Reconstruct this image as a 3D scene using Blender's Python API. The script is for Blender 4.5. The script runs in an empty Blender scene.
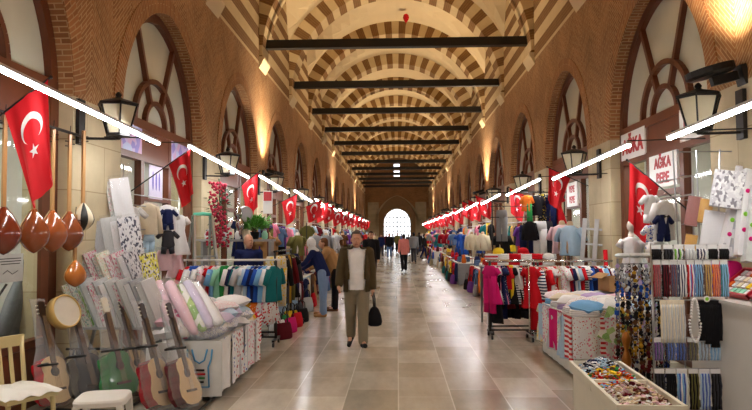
import bpy, math, random
from mathutils import Matrix, Vector
PI = math.pi
SC = bpy.context.scene
COL = SC.collection
rnd = random.Random(7)
R = math.radians

# ------------------------------------------------------------------ camera
CAM_H = 1.7
FPX = 650.0
cam = bpy.data.objects.new('camera', bpy.data.cameras.new('camera'))
COL.objects.link(cam)
cam.data.sensor_width = 36.0
cam.data.lens = FPX / 752 * 36
cam.data.clip_end = 400
CAMROT = Matrix.Rotation(R(1.85), 4, 'Z') @ Matrix.Rotation(R(92.55), 4, 'X') @ Matrix.Rotation(R(-0.35), 4, 'Z')
cam.matrix_world = Matrix.Translation((0, 0, CAM_H)) @ CAMROT
SC.camera = cam


def _ray(px, py):
    return CAMROT.to_3x3() @ Vector(((px - 376) / FPX, (205 - py) / FPX, -1))


def at(px, py, y):
    """point seen at pixel (px,py) of the photo lying y metres down the hall"""
    d = _ray(px, py)
    return Vector((0, 0, CAM_H)) + d * (y / d.y)


def atx(px, py, x):
    d = _ray(px, py)
    return Vector((0, 0, CAM_H)) + d * (x / d.x)


def atz(px, py, z=0.0):
    d = _ray(px, py)
    return Vector((0, 0, CAM_H)) + d * ((z - CAM_H) / d.z)


# ------------------------------------------------------------------ mesh builder
class MB:
    def __init__(self):
        self.v, self.f, self.mi, self.uv = [], [], [], []
        self.M = Matrix()

    def add(self, vs, fs, mi=0, uvs=None):
        b = len(self.v)
        M = self.M
        self.v += [M @ Vector(p) for p in vs]
        for i, f in enumerate(fs):
            self.f.append([b + k for k in f])
            self.mi.append(mi)
            self.uv.append(uvs[i] if uvs else None)
        return self

    def box(self, c, s, mi=0, rz=0.0, rx=0.0, ry=0.0):
        hx, hy, hz = s[0] / 2, s[1] / 2, s[2] / 2
        T = Matrix.Translation(c) @ Matrix.Rotation(rz, 4, 'Z') @ Matrix.Rotation(ry, 4, 'Y') @ Matrix.Rotation(rx, 4, 'X')
        vs = [T @ Vector((x * hx, y * hy, z * hz)) for x in (-1, 1) for y in (-1, 1) for z in (-1, 1)]
        return self.add(vs, [(0, 1, 3, 2), (4, 6, 7, 5), (0, 4, 5, 1), (2, 3, 7, 6), (0, 2, 6, 4), (1, 5, 7, 3)], mi)

    def bar(self, a, b, w, h, mi=0, up=(0, 0, 1)):
        a, b = Vector(a), Vector(b)
        d = (b - a)
        L = d.length
        d.normalize()
        u = Vector(up)
        if abs(d.dot(u)) > .98:
            u = Vector((0, 1, 0))
        s = d.cross(u).normalized()
        u = s.cross(d)
        vs = []
        for p in (a, b):
            for i, j in ((-1, -1), (1, -1), (1, 1), (-1, 1)):
                vs.append(p + s * (i * w / 2) + u * (j * h / 2))
        return self.add(vs, [(3, 2, 1, 0), (4, 5, 6, 7), (0, 1, 5, 4), (1, 2, 6, 5), (2, 3, 7, 6), (3, 0, 4, 7)], mi)

    def loft(self, rings, mi=0, cap=True, closed=True):
        n = len(rings[0])
        vs = [p for r in rings for p in r]
        fs = []
        for i in range(len(rings) - 1):
            for j in range(n if closed else n - 1):
                k = (j + 1) % n
                fs.append((i * n + j, i * n + k, (i + 1) * n + k, (i + 1) * n + j))
        if cap and closed:
            fs.append(tuple(range(n))[::-1])
            fs.append(tuple(range((len(rings) - 1) * n, len(rings) * n)))
        return self.add(vs, fs, mi)

    def tube(self, pts, r, n=8, mi=0, cap=True):
        pts = [Vector(p) for p in pts]
        rings = []
        ref = None
        for i, p in enumerate(pts):
            d = (pts[min(i + 1, len(pts) - 1)] - pts[max(i - 1, 0)])
            d.normalize()
            if ref is None:
                ref = Vector((0, 0, 1)) if abs(d.z) < .9 else Vector((1, 0, 0))
            s = d.cross(ref).normalized()
            ref = s.cross(d).normalized()
            rr = r[i] if isinstance(r, (list, tuple)) else r
            rings.append([p + s * (rr * math.cos(2 * PI * k / n)) + ref * (rr * math.sin(2 * PI * k / n)) for k in range(n)])
        return self.loft(rings, mi, cap)

    def lathe(self, prof, n=16, c=(0, 0, 0), mi=0, sx=1, sy=1):
        c = Vector(c)
        rings = [[c + Vector((sx * r * math.cos(2 * PI * k / n), sy * r * math.sin(2 * PI * k / n), z)) for k in range(n)] for r, z in prof]
        return self.loft(rings, mi)

    def ell(self, c, r, n=10, mi=0, rot=None):
        if not isinstance(r, (list, tuple)):
            r = (r, r, r)
        c = Vector(c)
        m = max(4, n // 2 + 1)
        rings = []
        for i in range(m + 1):
            t = PI * (.02 + .96 * i / m)
            ring = []
            for k in range(n):
                p = Vector((r[0] * math.sin(t) * math.cos(2 * PI * k / n), r[1] * math.sin(t) * math.sin(2 * PI * k / n), -r[2] * math.cos(t)))
                ring.append(c + (rot @ p if rot else p))
            rings.append(ring)
        return self.loft(rings, mi)

    def prism(self, poly, d, mi=0, axis='y', off=0.0):
        """poly of (a,b): axis 'y' -> (a, off..off+d, b); 'x' -> (off..off+d, a, b); 'z' -> (a,b,off..off+d)"""
        def P(a, b, t):
            return (a, t, b) if axis == 'y' else (t, a, b) if axis == 'x' else (a, b, t)
        n = len(poly)
        vs = [P(a, b, off) for a, b in poly] + [P(a, b, off + d) for a, b in poly]
        fs = [tuple(range(n))[::-1], tuple(range(n, 2 * n))]
        fs += [(i, (i + 1) % n, n + (i + 1) % n, n + i) for i in range(n)]
        return self.add(vs, fs, mi)

    def grid(self, fn, nu, nv, mi=0):
        vs = [fn(i / nu, j / nv) for j in range(nv + 1) for i in range(nu + 1)]
        w = nu + 1
        fs = [(j * w + i, j * w + i + 1, (j + 1) * w + i + 1, (j + 1) * w + i) for j in range(nv) for i in range(nu)]
        return self.add(vs, fs, mi)

    def mesh(self, name, mats, smooth=False):
        me = bpy.data.meshes.new(name)
        me.from_pydata([tuple(p) for p in self.v], [], self.f)
        for m in mats:
            me.materials.append(m)
        me.polygons.foreach_set('material_index', self.mi)
        if any(u is not None for u in self.uv):
            lay = me.uv_layers.new(name='UVMap')
            li = 0
            for f, u in zip(self.f, self.uv):
                for k in range(len(f)):
                    lay.data[li].uv = u[k] if u else (0, 0)
                    li += 1
        if smooth:
            me.polygons.foreach_set('use_smooth', [True] * len(me.polygons))
        me.update()
        return me

    def build(self, name, mats, parent=None, smooth=False, loc=None, rz=0.0, recalc=True):
        if not isinstance(mats, (list, tuple)):
            mats = [mats]
        me = self.mesh(name, mats, smooth)
        if recalc and me.polygons:
            import bmesh
            bm = bmesh.new()
            bm.from_mesh(me)
            bmesh.ops.recalc_face_normals(bm, faces=bm.faces)
            bm.to_mesh(me)
            bm.free()
        return link(name, me, parent, loc, rz)


def link(name, data, parent=None, loc=None, rz=0.0):
    o = bpy.data.objects.new(name, data)
    COL.objects.link(o)
    if parent:
        o.parent = parent
    if loc is not None:
        o.location = loc
    if rz:
        o.rotation_euler.z = rz
    return o


def tag(o, label=None, cat=None, group=None, kind=None):
    if label:
        o['label'] = label
    if cat:
        o['category'] = cat
    if group:
        o['group'] = group
    if kind:
        o['kind'] = kind
    return o


def thing(name, label, cat, loc=(0, 0, 0), rz=0.0, group=None, rot=None):
    o = link(name, None, None, loc, rz)
    if rot:
        o.rotation_euler = rot
    o.empty_display_size = .1
    return tag(o, label, cat, group)


KIDS = {}


def copy_tree(o, loc=None, rz=None, label=None, parent=None, mats=None, scale=None, rot=None):
    kids = KIDS.get(o.name)
    if kids is None:
        kids = KIDS[o.name] = [c for c in o.children]
    c = o.copy()
    COL.objects.link(c)
    if parent:
        c.parent = parent
    if loc is not None:
        c.location = loc
    if rz is not None:
        c.rotation_euler.z = rz
    if rot is not None:
        c.rotation_euler = rot
    if label:
        c['label'] = label
    if scale:
        c.scale = scale
    for k in kids:
        copy_tree(k, parent=c)
    return c


def set_mat(o, m, slot=0):
    """give this object's own material in a slot without touching shared mesh data"""
    o.material_slots[slot].link = 'OBJECT'
    o.material_slots[slot].material = m


def structure(o):
    o['kind'] = 'structure'
    return o


# ------------------------------------------------------------------ materials
MATS = {}


def s2l(c):
    return tuple(((x / 255) / 12.92 if x / 255 <= .04045 else ((x / 255 + .055) / 1.055) ** 2.4) for x in c)


class NT:
    def __init__(self, name):
        self.m = bpy.data.materials.new(name)
        self.m.use_nodes = True
        self.t = self.m.node_tree
        self.b = self.t.nodes['Principled BSDF']
        self.out = self.t.nodes['Material Output']

    def n(self, typ, **kw):
        nd = self.t.nodes.new(typ)
        for k, v in kw.items():
            if k.startswith('i_'):
                key = k[2:].replace('_', ' ')
                nd.inputs[int(key) if key.isdigit() else key].default_value = v
            else:
                setattr(nd, k, v)
        return nd

    def l(self, a, b):
        self.t.links.new(a, b)

    def math(self, op, a, b=None, c=None):
        nd = self.t.nodes.new('ShaderNodeMath')
        nd.operation = op
        for i, x in enumerate((a, b, c)):
            if x is None:
                continue
            if isinstance(x, (int, float)):
                nd.inputs[i].default_value = x
            else:
                self.l(x, nd.inputs[i])
        return nd.outputs[0]

    def mix(self, f, a, b):
        nd = self.t.nodes.new('ShaderNodeMix')
        nd.data_type = 'RGBA'
        for k, x in ((0, f), (6, a), (7, b)):
            if isinstance(x, (int, float)):
                nd.inputs[k].default_value = x
            elif isinstance(x, tuple):
                nd.inputs[k].default_value = (*x, 1) if len(x) == 3 else x
            else:
                self.l(x, nd.inputs[k])
        return nd.outputs[2]

    def ramp(self, f, stops, interp='LINEAR'):
        nd = self.t.nodes.new('ShaderNodeValToRGB')
        cr = nd.color_ramp
        cr.interpolation = interp
        while len(cr.elements) < len(stops):
            cr.elements.new(.5)
        for e, (p, c) in zip(cr.elements, stops):
            e.position = p
            e.color = (*c, 1)
        self.l(f, nd.inputs[0])
        return nd.outputs[0]

    def obj(self):
        return self.n('ShaderNodeTexCoord').outputs['Object']

    def noise(self, scale, detail=3, vec=None, rough=.5):
        nd = self.n('ShaderNodeTexNoise', i_Scale=scale, i_Detail=detail, i_Roughness=rough)
        self.l(vec if vec is not None else self.obj(), nd.inputs['Vector'])
        return nd.outputs[0]

    def bump(self, h, strength=.3, dist=.01):
        nd = self.n('ShaderNodeBump', i_Strength=strength, i_Distance=dist)
        self.l(h, nd.inputs['Height'])
        self.l(nd.outputs[0], self.b.inputs['Normal'])


def plain(name, rgb, rough=.6, metal=0.0, var=.12, scale=9.0, sheen=0.0, coat=0.0):
    """coloured material with a light procedural mottling"""
    if name in MATS:
        return MATS[name]
    q = NT(name)
    c = s2l(rgb)
    if var > 0:
        f = q.noise(scale, 3)
        col = q.mix(f, tuple(x * (1 - var) for x in c), tuple(min(1, x * (1 + var)) for x in c))
        q.l(col, q.b.inputs['Base Color'])
    else:
        q.b.inputs['Base Color'].default_value = (*c, 1)
    q.b.inputs['Roughness'].default_value = rough
    q.b.inputs['Metallic'].default_value = metal
    if rough >= .8:
        q.b.inputs['Specular IOR Level'].default_value = .15
    if coat:
        q.b.inputs['Coat Weight'].default_value = coat
        q.b.inputs['Coat Roughness'].default_value = .1
    MATS[name] = q.m
    return q.m


def emit(name, rgb, strength):
    if name in MATS:
        return MATS[name]
    q = NT(name)
    q.b.inputs['Base Color'].default_value = (.8, .8, .8, 1)
    q.b.inputs['Emission Color'].default_value = (*s2l(rgb), 1)
    q.b.inputs['Emission Strength'].default_value = strength
    MATS[name] = q.m
    return q.m


def spots(name, base, dots, scale=18.0, thr=.32, rough=.7, third=None):
    """cloth with scattered round motifs"""
    if name in MATS:
        return MATS[name]
    q = NT(name)
    vo = q.n('ShaderNodeTexVoronoi', i_Scale=scale)
    q.l(q.obj(), vo.inputs['Vector'])
    f = q.math('LESS_THAN', vo.outputs['Distance'], thr)
    d = s2l(dots)
    if third:
        sel = q.n('ShaderNodeSeparateColor')
        q.l(vo.outputs['Color'], sel.inputs[0])
        d = q.mix(q.math('GREATER_THAN', sel.outputs[0], .5), d, s2l(third))
    q.l(q.mix(f, s2l(base), d), q.b.inputs['Base Color'])
    q.b.inputs['Roughness'].default_value = rough
    MATS[name] = q.m
    return q.m


def stripes(name, a, b, period=.06, axis=2, duty=.5, rough=.7):
    if name in MATS:
        return MATS[name]
    q = NT(name)
    s = q.n('ShaderNodeSeparateXYZ')
    q.l(q.obj(), s.inputs[0])
    fr = q.math('FRACT', q.math('DIVIDE', q.math('ADD', s.outputs[axis], 50), period))
    q.l(q.mix(q.math('LESS_THAN', fr, duty), s2l(a), s2l(b)), q.b.inputs['Base Color'])
    q.b.inputs['Roughness'].default_value = rough
    MATS[name] = q.m
    return q.m


def patches(name, cols, scale=12.0, rough=.6, sharp=True):
    """printed cloth or card: random cells of a handful of colours"""
    if name in MATS:
        return MATS[name]
    q = NT(name)
    vo = q.n('ShaderNodeTexVoronoi', i_Scale=scale)
    q.l(q.obj(), vo.inputs['Vector'])
    sep = q.n('ShaderNodeSeparateColor')
    q.l(vo.outputs['Color'], sep.inputs[0])
    n = len(cols)
    q.l(q.ramp(sep.outputs[0], [(i / n, s2l(c)) for i, c in enumerate(cols)], 'CONSTANT'), q.b.inputs['Base Color'])
    q.b.inputs['Roughness'].default_value = rough
    MATS[name] = q.m
    return q.m


def film(name, rgb=(235, 238, 240), alpha=.25, rough=.15):
    """thin clear plastic: mostly see-through with a glossy skin"""
    if name in MATS:
        return MATS[name]
    q = NT(name)
    q.b.inputs['Base Color'].default_value = (*s2l(rgb), 1)
    q.b.inputs['Roughness'].default_value = rough
    lw = q.n('ShaderNodeLayerWeight', i_Blend=.35)
    q.l(q.math('MULTIPLY_ADD', lw.outputs['Facing'], alpha * 1.8, alpha * .6), q.b.inputs['Alpha'])
    MATS[name] = q.m
    return q.m


# brick: rows follow the UV map (metres)
def brick_mat(name, c1, c2, mortar, herring=0.0, bw=.25, rh=.075, bump=.4):
    q = NT(name)
    uv = q.n('ShaderNodeUVMap').outputs[0]
    s = q.n('ShaderNodeSeparateXYZ')
    q.l(uv, s.inputs[0])
    v = s.outputs[1]
    if herring:
        v = q.math('ADD', v, q.math('PINGPONG', q.math('ADD', s.outputs[0], 40), herring))
    cv = q.n('ShaderNodeCombineXYZ')
    q.l(s.outputs[0], cv.inputs[0])
    q.l(v, cv.inputs[1])
    b = q.n('ShaderNodeTexBrick', i_Scale=1.0)
    b.inputs['Mortar Size'].default_value = .008
    b.inputs['Mortar Smooth'].default_value = .3
    b.inputs['Brick Width'].default_value = bw
    b.inputs['Row Height'].default_value = rh
    b.inputs['Color1'].default_value = (*s2l(c1), 1)
    b.inputs['Color2'].default_value = (*s2l(c2), 1)
    b.inputs['Mortar'].default_value = (*s2l(mortar), 1)
    q.l(cv.outputs[0], b.inputs['Vector'])
    f = q.noise(1.3, 5, cv.outputs[0])
    f2 = q.math('MULTIPLY_ADD', f, .9, .55)
    mul = q.n('ShaderNodeMix', data_type='RGBA', blend_type='MULTIPLY')
    mul.inputs[0].default_value = 1
    q.l(b.outputs[0], mul.inputs[6])
    q.l(f2, mul.inputs[7])
    q.l(mul.outputs[2], q.b.inputs['Base Color'])
    q.b.inputs['Roughness'].default_value = .85
    q.bump(q.math('SUBTRACT', 1.0, b.outputs[1]), bump, .012)
    MATS[name] = q.m
    return q.m


M_BRICK = brick_mat('brick_herringbone', (166, 120, 76), (138, 96, 58), (186, 154, 112), herring=.55, bw=.22, rh=.06)
M_BRICKC = brick_mat('brick_coursed', (170, 120, 76), (138, 92, 56), (190, 158, 116), bw=.2, rh=.06)
M_RING = brick_mat('brick_voussoir', (170, 116, 70), (138, 90, 52), (184, 150, 108), bw=.3, rh=.056)


def stone_mat():
    q = NT('pier_stone')
    s = q.n('ShaderNodeSeparateXYZ')
    q.l(q.obj(), s.inputs[0])
    cv = q.n('ShaderNodeCombineXYZ')
    q.l(s.outputs[1], cv.inputs[0])
    q.l(s.outputs[2], cv.inputs[1])
    b = q.n('ShaderNodeTexBrick', i_Scale=1.0)
    b.inputs['Brick Width'].default_value = .9
    b.inputs['Row Height'].default_value = .55
    b.inputs['Mortar Size'].default_value = .006
    b.inputs['Color1'].default_value = (*s2l((206, 190, 156)), 1)
    b.inputs['Color2'].default_value = (*s2l((192, 176, 142)), 1)
    b.inputs['Mortar'].default_value = (*s2l((165, 146, 112)), 1)
    q.l(cv.outputs[0], b.inputs['Vector'])
    f = q.noise(2.2, 6)
    mul = q.n('ShaderNodeMix', data_type='RGBA', blend_type='MULTIPLY')
    mul.inputs[0].default_value = 1
    q.l(b.outputs[0], mul.inputs[6])
    q.l(q.math('MULTIPLY_ADD', f, .6, .65), mul.inputs[7])
    q.l(mul.outputs[2], q.b.inputs['Base Color'])
    q.b.inputs['Roughness'].default_value = .8
    q.bump(f, .2, .01)
    return q.m


M_STONE = stone_mat()


def floor_mat():
    q = NT('floor_slabs')
    s = q.n('ShaderNodeSeparateXYZ')
    q.l(q.obj(), s.inputs[0])
    cv = q.n('ShaderNodeCombineXYZ')
    q.l(s.outputs[1], cv.inputs[0])
    q.l(s.outputs[0], cv.inputs[1])
    b = q.n('ShaderNodeTexBrick', i_Scale=1.0, offset=.37, offset_frequency=2, squash=1.0, squash_frequency=2)
    b.inputs['Brick Width'].default_value = .9
    b.inputs['Row Height'].default_value = .55
    b.inputs['Mortar Size'].default_value = .007
    b.inputs['Mortar Smooth'].default_value = .2
    b.inputs['Bias'].default_value = 0
    b.inputs['Color1'].default_value = (*s2l((206, 198, 183)), 1)
    b.inputs['Color2'].default_value = (*s2l((164, 155, 139)), 1)
    b.inputs['Mortar'].default_value = (*s2l((214, 206, 190)), 1)
    q.l(cv.outputs[0], b.inputs['Vector'])
    # marble veining, streaks run along or across each slab
    sc = q.n('ShaderNodeVectorMath', operation='MULTIPLY')
    q.l(cv.outputs[0], sc.inputs[0])
    sc.inputs[1].default_value = (1.1, 3.2, 1)
    v1 = q.noise(1.0, 6, sc.outputs[0], .65)
    sc2 = q.n('ShaderNodeVectorMath', operation='MULTIPLY')
    q.l(cv.outputs[0], sc2.inputs[0])
    sc2.inputs[1].default_value = (4.2, 1.0, 1)
    v2 = q.noise(1.0, 6, sc2.outputs[0], .65)
    sp = q.n('ShaderNodeSeparateColor')
    q.l(b.outputs[0], sp.inputs[0])
    pick = q.math('GREATER_THAN', sp.outputs[0], .37)
    vv = q.math('ADD', q.math('MULTIPLY', v1, pick), q.math('MULTIPLY', v2, q.math('SUBTRACT', 1.0, pick)))
    tone = q.math('MULTIPLY_ADD', vv, .8, .55)
    mul = q.n('ShaderNodeMix', data_type='RGBA', blend_type='MULTIPLY')
    mul.inputs[0].default_value = 1
    q.l(b.outputs[0], mul.inputs[6])
    q.l(tone, mul.inputs[7])
    q.l(mul.outputs[2], q.b.inputs['Base Color'])
    q.l(q.math('MULTIPLY_ADD', vv, .22, .1), q.b.inputs['Roughness'])
    q.b.inputs['Specular IOR Level'].default_value = .6
    h = q.math('ADD', q.math('MULTIPLY', q.noise(3.0, 3), .6), q.math('MULTIPLY', b.outputs[1], -.35))
    q.bump(h, .12, .02)
    return q.m


M_FLOOR = floor_mat()


def vault_stripe(name, axis_uv=True, period=.52):
    """alternating brown brick and cream stone courses, v of the UV map in metres"""
    q = NT(name)
    s = q.n('ShaderNodeSeparateXYZ')
    q.l(q.n('ShaderNodeUVMap').outputs[0], s.inputs[0])
    fr = q.math('FRACT', q.math('DIVIDE', q.math('ADD', s.outputs[1], 60.0), period))
    f = q.math('LESS_THAN', fr, .5)
    br = q.mix(q.noise(5, 4), s2l((116, 82, 46)), s2l((142, 104, 62)))
    cr = q.mix(q.noise(3, 4), s2l((222, 200, 158)), s2l((200, 176, 132)))
    # thin brick joints inside the brown courses
    fb = q.math('GREATER_THAN', q.math('FRACT', q.math('DIVIDE', q.math('ADD', s.outputs[1], 60.0), period / 8)), .8)
    br2 = q.mix(q.math('MULTIPLY', fb, .35), br, s2l((180, 150, 100)))
    q.l(q.mix(f, cr, br2), q.b.inputs['Base Color'])
    q.b.inputs['Roughness'].default_value = .9
    return q.m


M_STRIPE = vault_stripe('vault_courses')
M_LUNETTE = vault_stripe('lunette_courses', period=.58)
M_PLASTER = plain('vault_plaster', (226, 206, 168), .9, var=.08, scale=1.2)
M_WOOD = plain('shopfront_wood', (98, 50, 26), .4, var=.25, scale=6)
M_WOOD2 = plain('shopfront_panel', (96, 46, 22), .4, var=.25, scale=6)
M_BLACK = plain('black_iron', (16, 15, 14), .5, var=.1)
M_STEEL = plain('brushed_steel', (170, 172, 174), .3, .9, var=.06)
M_CHROME = plain('chrome', (205, 207, 210), .15, 1.0, var=.03)
M_WHITE = plain('white_paint', (228, 226, 220), .5, var=.05)
M_CREAM = plain('cream_plastic', (222, 216, 198), .45, var=.06)
M_SIGN = plain('sign_white', (226, 224, 220), .35, var=.04)
M_SIGNRED = plain('sign_red', (176, 26, 34), .4, var=.05)
M_RED = plain('flag_red', (214, 14, 30), .7, var=.08, scale=3)
M_FLAGWHITE = plain('flag_white', (240, 236, 232), .7, var=.03)
M_SKIN = plain('skin', (190, 138, 110), .55, var=.06)


def pane_mat(name, rgb, trans, rough=.06):
    """flat glass: fresnel gloss over see-through"""
    q = NT(name)
    lw = q.n('ShaderNodeLayerWeight', i_Blend=.5)
    fr = q.math('MULTIPLY_ADD', q.math('POWER', lw.outputs['Facing'], 4.0), .8, .05)
    gl = q.n('ShaderNodeBsdfGlossy', i_Roughness=rough)
    gl.inputs[0].default_value = (1, 1, 1, 1)
    tr = q.n('ShaderNodeBsdfTransparent')
    tr.inputs[0].default_value = (*s2l(rgb), 1)
    mx = q.n('ShaderNodeMixShader')
    q.l(fr, mx.inputs[0])
    q.l(tr.outputs[0], mx.inputs[1])
    q.l(gl.outputs[0], mx.inputs[2])
    q.l(mx.outputs[0], q.out.inputs[0])
    return q.m


M_GLASS = pane_mat('shop_glass', (225, 232, 228), 1)
M_LUNGLASS = plain('obscured_glass', (204, 204, 186), .12, var=.18, scale=1.1)
# ------------------------------------------------------------------ the hall
HW = 3.5            # half width between wall faces
BAY = 4.63
Y_BACK, Y_FAR = -9.0, 71.8
Z_TOP = 6.1
REC = 3.72          # shopfronts stand back from the wall face
SPR = 3.22          # springing of the shop arches
AB, AE = 1.70, .17  # arch half width and centre offset
PIER0 = {-1: 7.5, 1: 6.72}
SIDE = {-1: 'left', 1: 'right'}


def arch_pts(b=AB, rise_e=AE, n=18):
    r = b + rise_e
    te = math.acos(rise_e / r)
    L = [(rise_e - r * math.cos(te * i / n), r * math.sin(te * i / n)) for i in range(n + 1)]
    return L + [(-y, z) for y, z in L[-2::-1]]


ARCH = arch_pts()


def wall_side(s):
    w = MB()
    ring = MB()
    p0 = PIER0[s]
    k0, k1 = -4, 15
    X = s * HW
    XR = s * 4.05
    for k in range(k0, k1):
        ya, yb = p0 + k * BAY, p0 + (k + 1) * BAY
        ya_c, yb_c = max(ya, Y_BACK), min(yb, Y_FAR)
        if yb < Y_BACK or ya > Y_FAR:
            continue
        c = (ya + yb) / 2
        full = ya >= Y_BACK and yb <= Y_FAR
        if not full:
            w.add([(X, ya_c, 0), (X, yb_c, 0), (X, yb_c, SPR), (X, ya_c, SPR)], [(0, 1, 2, 3)], 1)
            w.add([(X, ya_c, SPR), (X, yb_c, SPR), (X, yb_c, Z_TOP), (X, ya_c, Z_TOP)], [(0, 1, 2, 3)], 0,
                  [[(ya_c, SPR), (yb_c, SPR), (yb_c, Z_TOP), (ya_c, Z_TOP)]])
            continue
        yl, yr = c - AB, c + AB
        for a, b in ((ya, yl), (yr, yb)):
            w.add([(X, a, 0), (X, b, 0), (X, b, SPR), (X, a, SPR)], [(0, 1, 2, 3)], 1)
            w.add([(X, a, SPR), (X, b, SPR), (X, b, Z_TOP), (X, a, Z_TOP)], [(0, 1, 2, 3)], 0,
                  [[(a, SPR), (b, SPR), (b, Z_TOP), (a, Z_TOP)]])
        for yj in (yl, yr):
            w.add([(X, yj, 0), (XR, yj, 0), (XR, yj, SPR), (X, yj, SPR)], [(0, 1, 2, 3)], 1)
        arc = 0.0
        for (u0, v0), (u1, v1) in zip(ARCH, ARCH[1:]):
            a0, z0, a1, z1 = c + u0, SPR + v0, c + u1, SPR + v1
            w.add([(X, a0, z0), (X, a1, z1), (X, a1, Z_TOP), (X, a0, Z_TOP)], [(0, 1, 2, 3)], 0,
                  [[(a0, z0), (a1, z1), (a1, Z_TOP), (a0, Z_TOP)]])
            L = math.hypot(u1 - u0, v1 - v0)
            w.add([(X, a0, z0), (XR, a0, z0), (XR, a1, z1), (X, a1, z1)], [(0, 1, 2, 3)], 2,
                  [[(0, arc), (.55, arc), (.55, arc + L), (0, arc + L)]])
            # voussoir ring standing 15 mm proud of the face
            def outw(u, v):
                q = 1 + .26 / math.hypot(u, v + .5)
                return u * q, (v + .5) * q - .5
            (o0, q0), (o1, q1) = outw(u0, v0), outw(u1, v1)
            Xp = X - s * .015
            uvq = [(0, arc), (0, arc + L), (.28, arc + L), (.28, arc)]
            ring.add([(Xp, a0, z0), (Xp, a1, z1), (Xp, c + o1, SPR + q1), (Xp, c + o0, SPR + q0)], [(0, 1, 2, 3)], 0, [uvq])
            ring.add([(Xp, c + o0, SPR + q0), (Xp, c + o1, SPR + q1), (X, c + o1, SPR + q1), (X, c + o0, SPR + q0)], [(0, 1, 2, 3)], 0, [uvq])
            ring.add([(Xp, a0, z0), (Xp, a1, z1), (X, a1, z1), (X, a0, z0)], [(0, 1, 2, 3)], 0, [uvq])
            arc += L
    # outer skin so the wall has thickness
    for xo, zlo, mi in ((s * 6.2, 0, 1),):
        w.add([(xo, Y_BACK, zlo), (xo, Y_FAR, zlo), (xo, Y_FAR, Z_TOP), (xo, Y_BACK, Z_TOP)], [(0, 1, 2, 3)], mi)
    w.add([(X, Y_BACK, Z_TOP), (X, Y_FAR, Z_TOP), (s * 6.2, Y_FAR, Z_TOP), (s * 6.2, Y_BACK, Z_TOP)], [(0, 1, 2, 3)], 1)
    o = structure(w.build('wall_' + SIDE[s], [M_BRICK, M_STONE, M_BRICKC], recalc=False))
    ring.build('arch_ring', M_RING, o, recalc=False)
    # back rooms of the shops: ceiling and cross walls
    q = MB()
    q.box((s * 5.1, (Y_BACK + Y_FAR) / 2, 3.36), (2.1, Y_FAR - Y_BACK, .08))
    for k in range(k0, k1 + 1):
        y = p0 + k * BAY
        if Y_BACK < y < Y_FAR:
            q.box((s * 5.1, y, 1.66), (2.1, .12, 3.32))
    structure(q.build('wall_shops_' + SIDE[s], M_WHITE))
    return o


for s in (-1, 1):
    wall_side(s)

f = MB()
f.box((0, (Y_BACK + Y_FAR) / 2 + .6, -.1), (13, Y_FAR - Y_BACK + 1.2, .2))
structure(f.build('floor', M_FLOOR))

# ---- vault: groin-vaulted bays between striped transverse ribs
RIB0 = 7.5
RI, RO, ZS = 3.42, 3.92, 6.26
RW = .42            # half width of a rib along the hall
cl = MB()
lun = MB()
nb = BAY / 2 - RW


def hx(x):
    return math.sqrt(max(0, RO * RO - x * x))


def hy(t):
    return RO * math.sqrt(max(0, 1 - (t / nb) ** 2)) * .97


ribs = []
k = -4
while RIB0 + k * BAY < Y_FAR + 1:
    ribs.append(RIB0 + k * BAY)
    k += 1
for yk in ribs:
    c = yk + BAY / 2
    if c > Y_FAR:
        break
    nx, ny = 20, 16
    def fz(u, v):
        x = -HW + 2 * HW * u
        t = -nb - .02 + 2 * (nb + .02) * (.5 - .5 * math.cos(PI * v))
        return (x, c + t, ZS + max(hx(x), hy(t)))
    cl.grid(fz, nx, ny)
    for s in (-1, 1):
        X = s * (HW - .004)
        for j in range(ny):
            t0 = -nb - .02 + 2 * (nb + .02) * (.5 - .5 * math.cos(PI * j / ny))
            t1 = -nb - .02 + 2 * (nb + .02) * (.5 - .5 * math.cos(PI * (j + 1) / ny))
            z0, z1 = ZS + max(hx(HW), hy(t0)), ZS + max(hx(HW), hy(t1))
            lun.add([(X, c + t0, Z_TOP - .06), (X, c + t1, Z_TOP - .06), (X, c + t1, z1), (X, c + t0, z0)], [(0, 1, 2, 3)], 0,
                    [[(0, Z_TOP - .06), (1, Z_TOP - .06), (1, z1), (0, z0)]])
    for s in (-1, 1):
        X = s * (HW - .002)
        a, b = yk - RW - .03, yk + RW + .03
        lun.add([(X, a, Z_TOP - .06), (X, b, Z_TOP - .06), (X, b, ZS + 1.9), (X, a, ZS + 1.9)], [(0, 1, 2, 3)], 0, [[(0, Z_TOP - .06), (1, Z_TOP - .06), (1, ZS + 1.9), (0, ZS + 1.9)]])
ceil = structure(cl.build('ceiling', M_PLASTER, recalc=False))
lun.build('lunette', M_LUNETTE, ceil, recalc=False)

NR = 72


def rib_mb():
    r = MB()
    pts = []
    for i in range(NR + 1):
        a = PI * i / NR
        pts.append((math.cos(a), math.sin(a), a * RI))
    for (c0, s0, l0), (c1, s1, l1) in zip(pts, pts[1:]):
        for y in (-RW, RW):
            r.add([(RI * c0, y, RI * s0), (RI * c1, y, RI * s1), (RO * c1, y, RO * s1), (RO * c0, y, RO * s0)], [(0, 1, 2, 3)], 0,
                  [[(0, l0), (0, l1), (1, l1), (1, l0)]])
        r.add([(RI * c0, -RW, RI * s0), (RI * c1, -RW, RI * s1), (RI * c1, RW, RI * s1), (RI * c0, RW, RI * s0)], [(0, 1, 2, 3)], 0,
              [[(0, l0), (0, l1), (1, l1), (1, l0)]])
    return r


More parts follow.
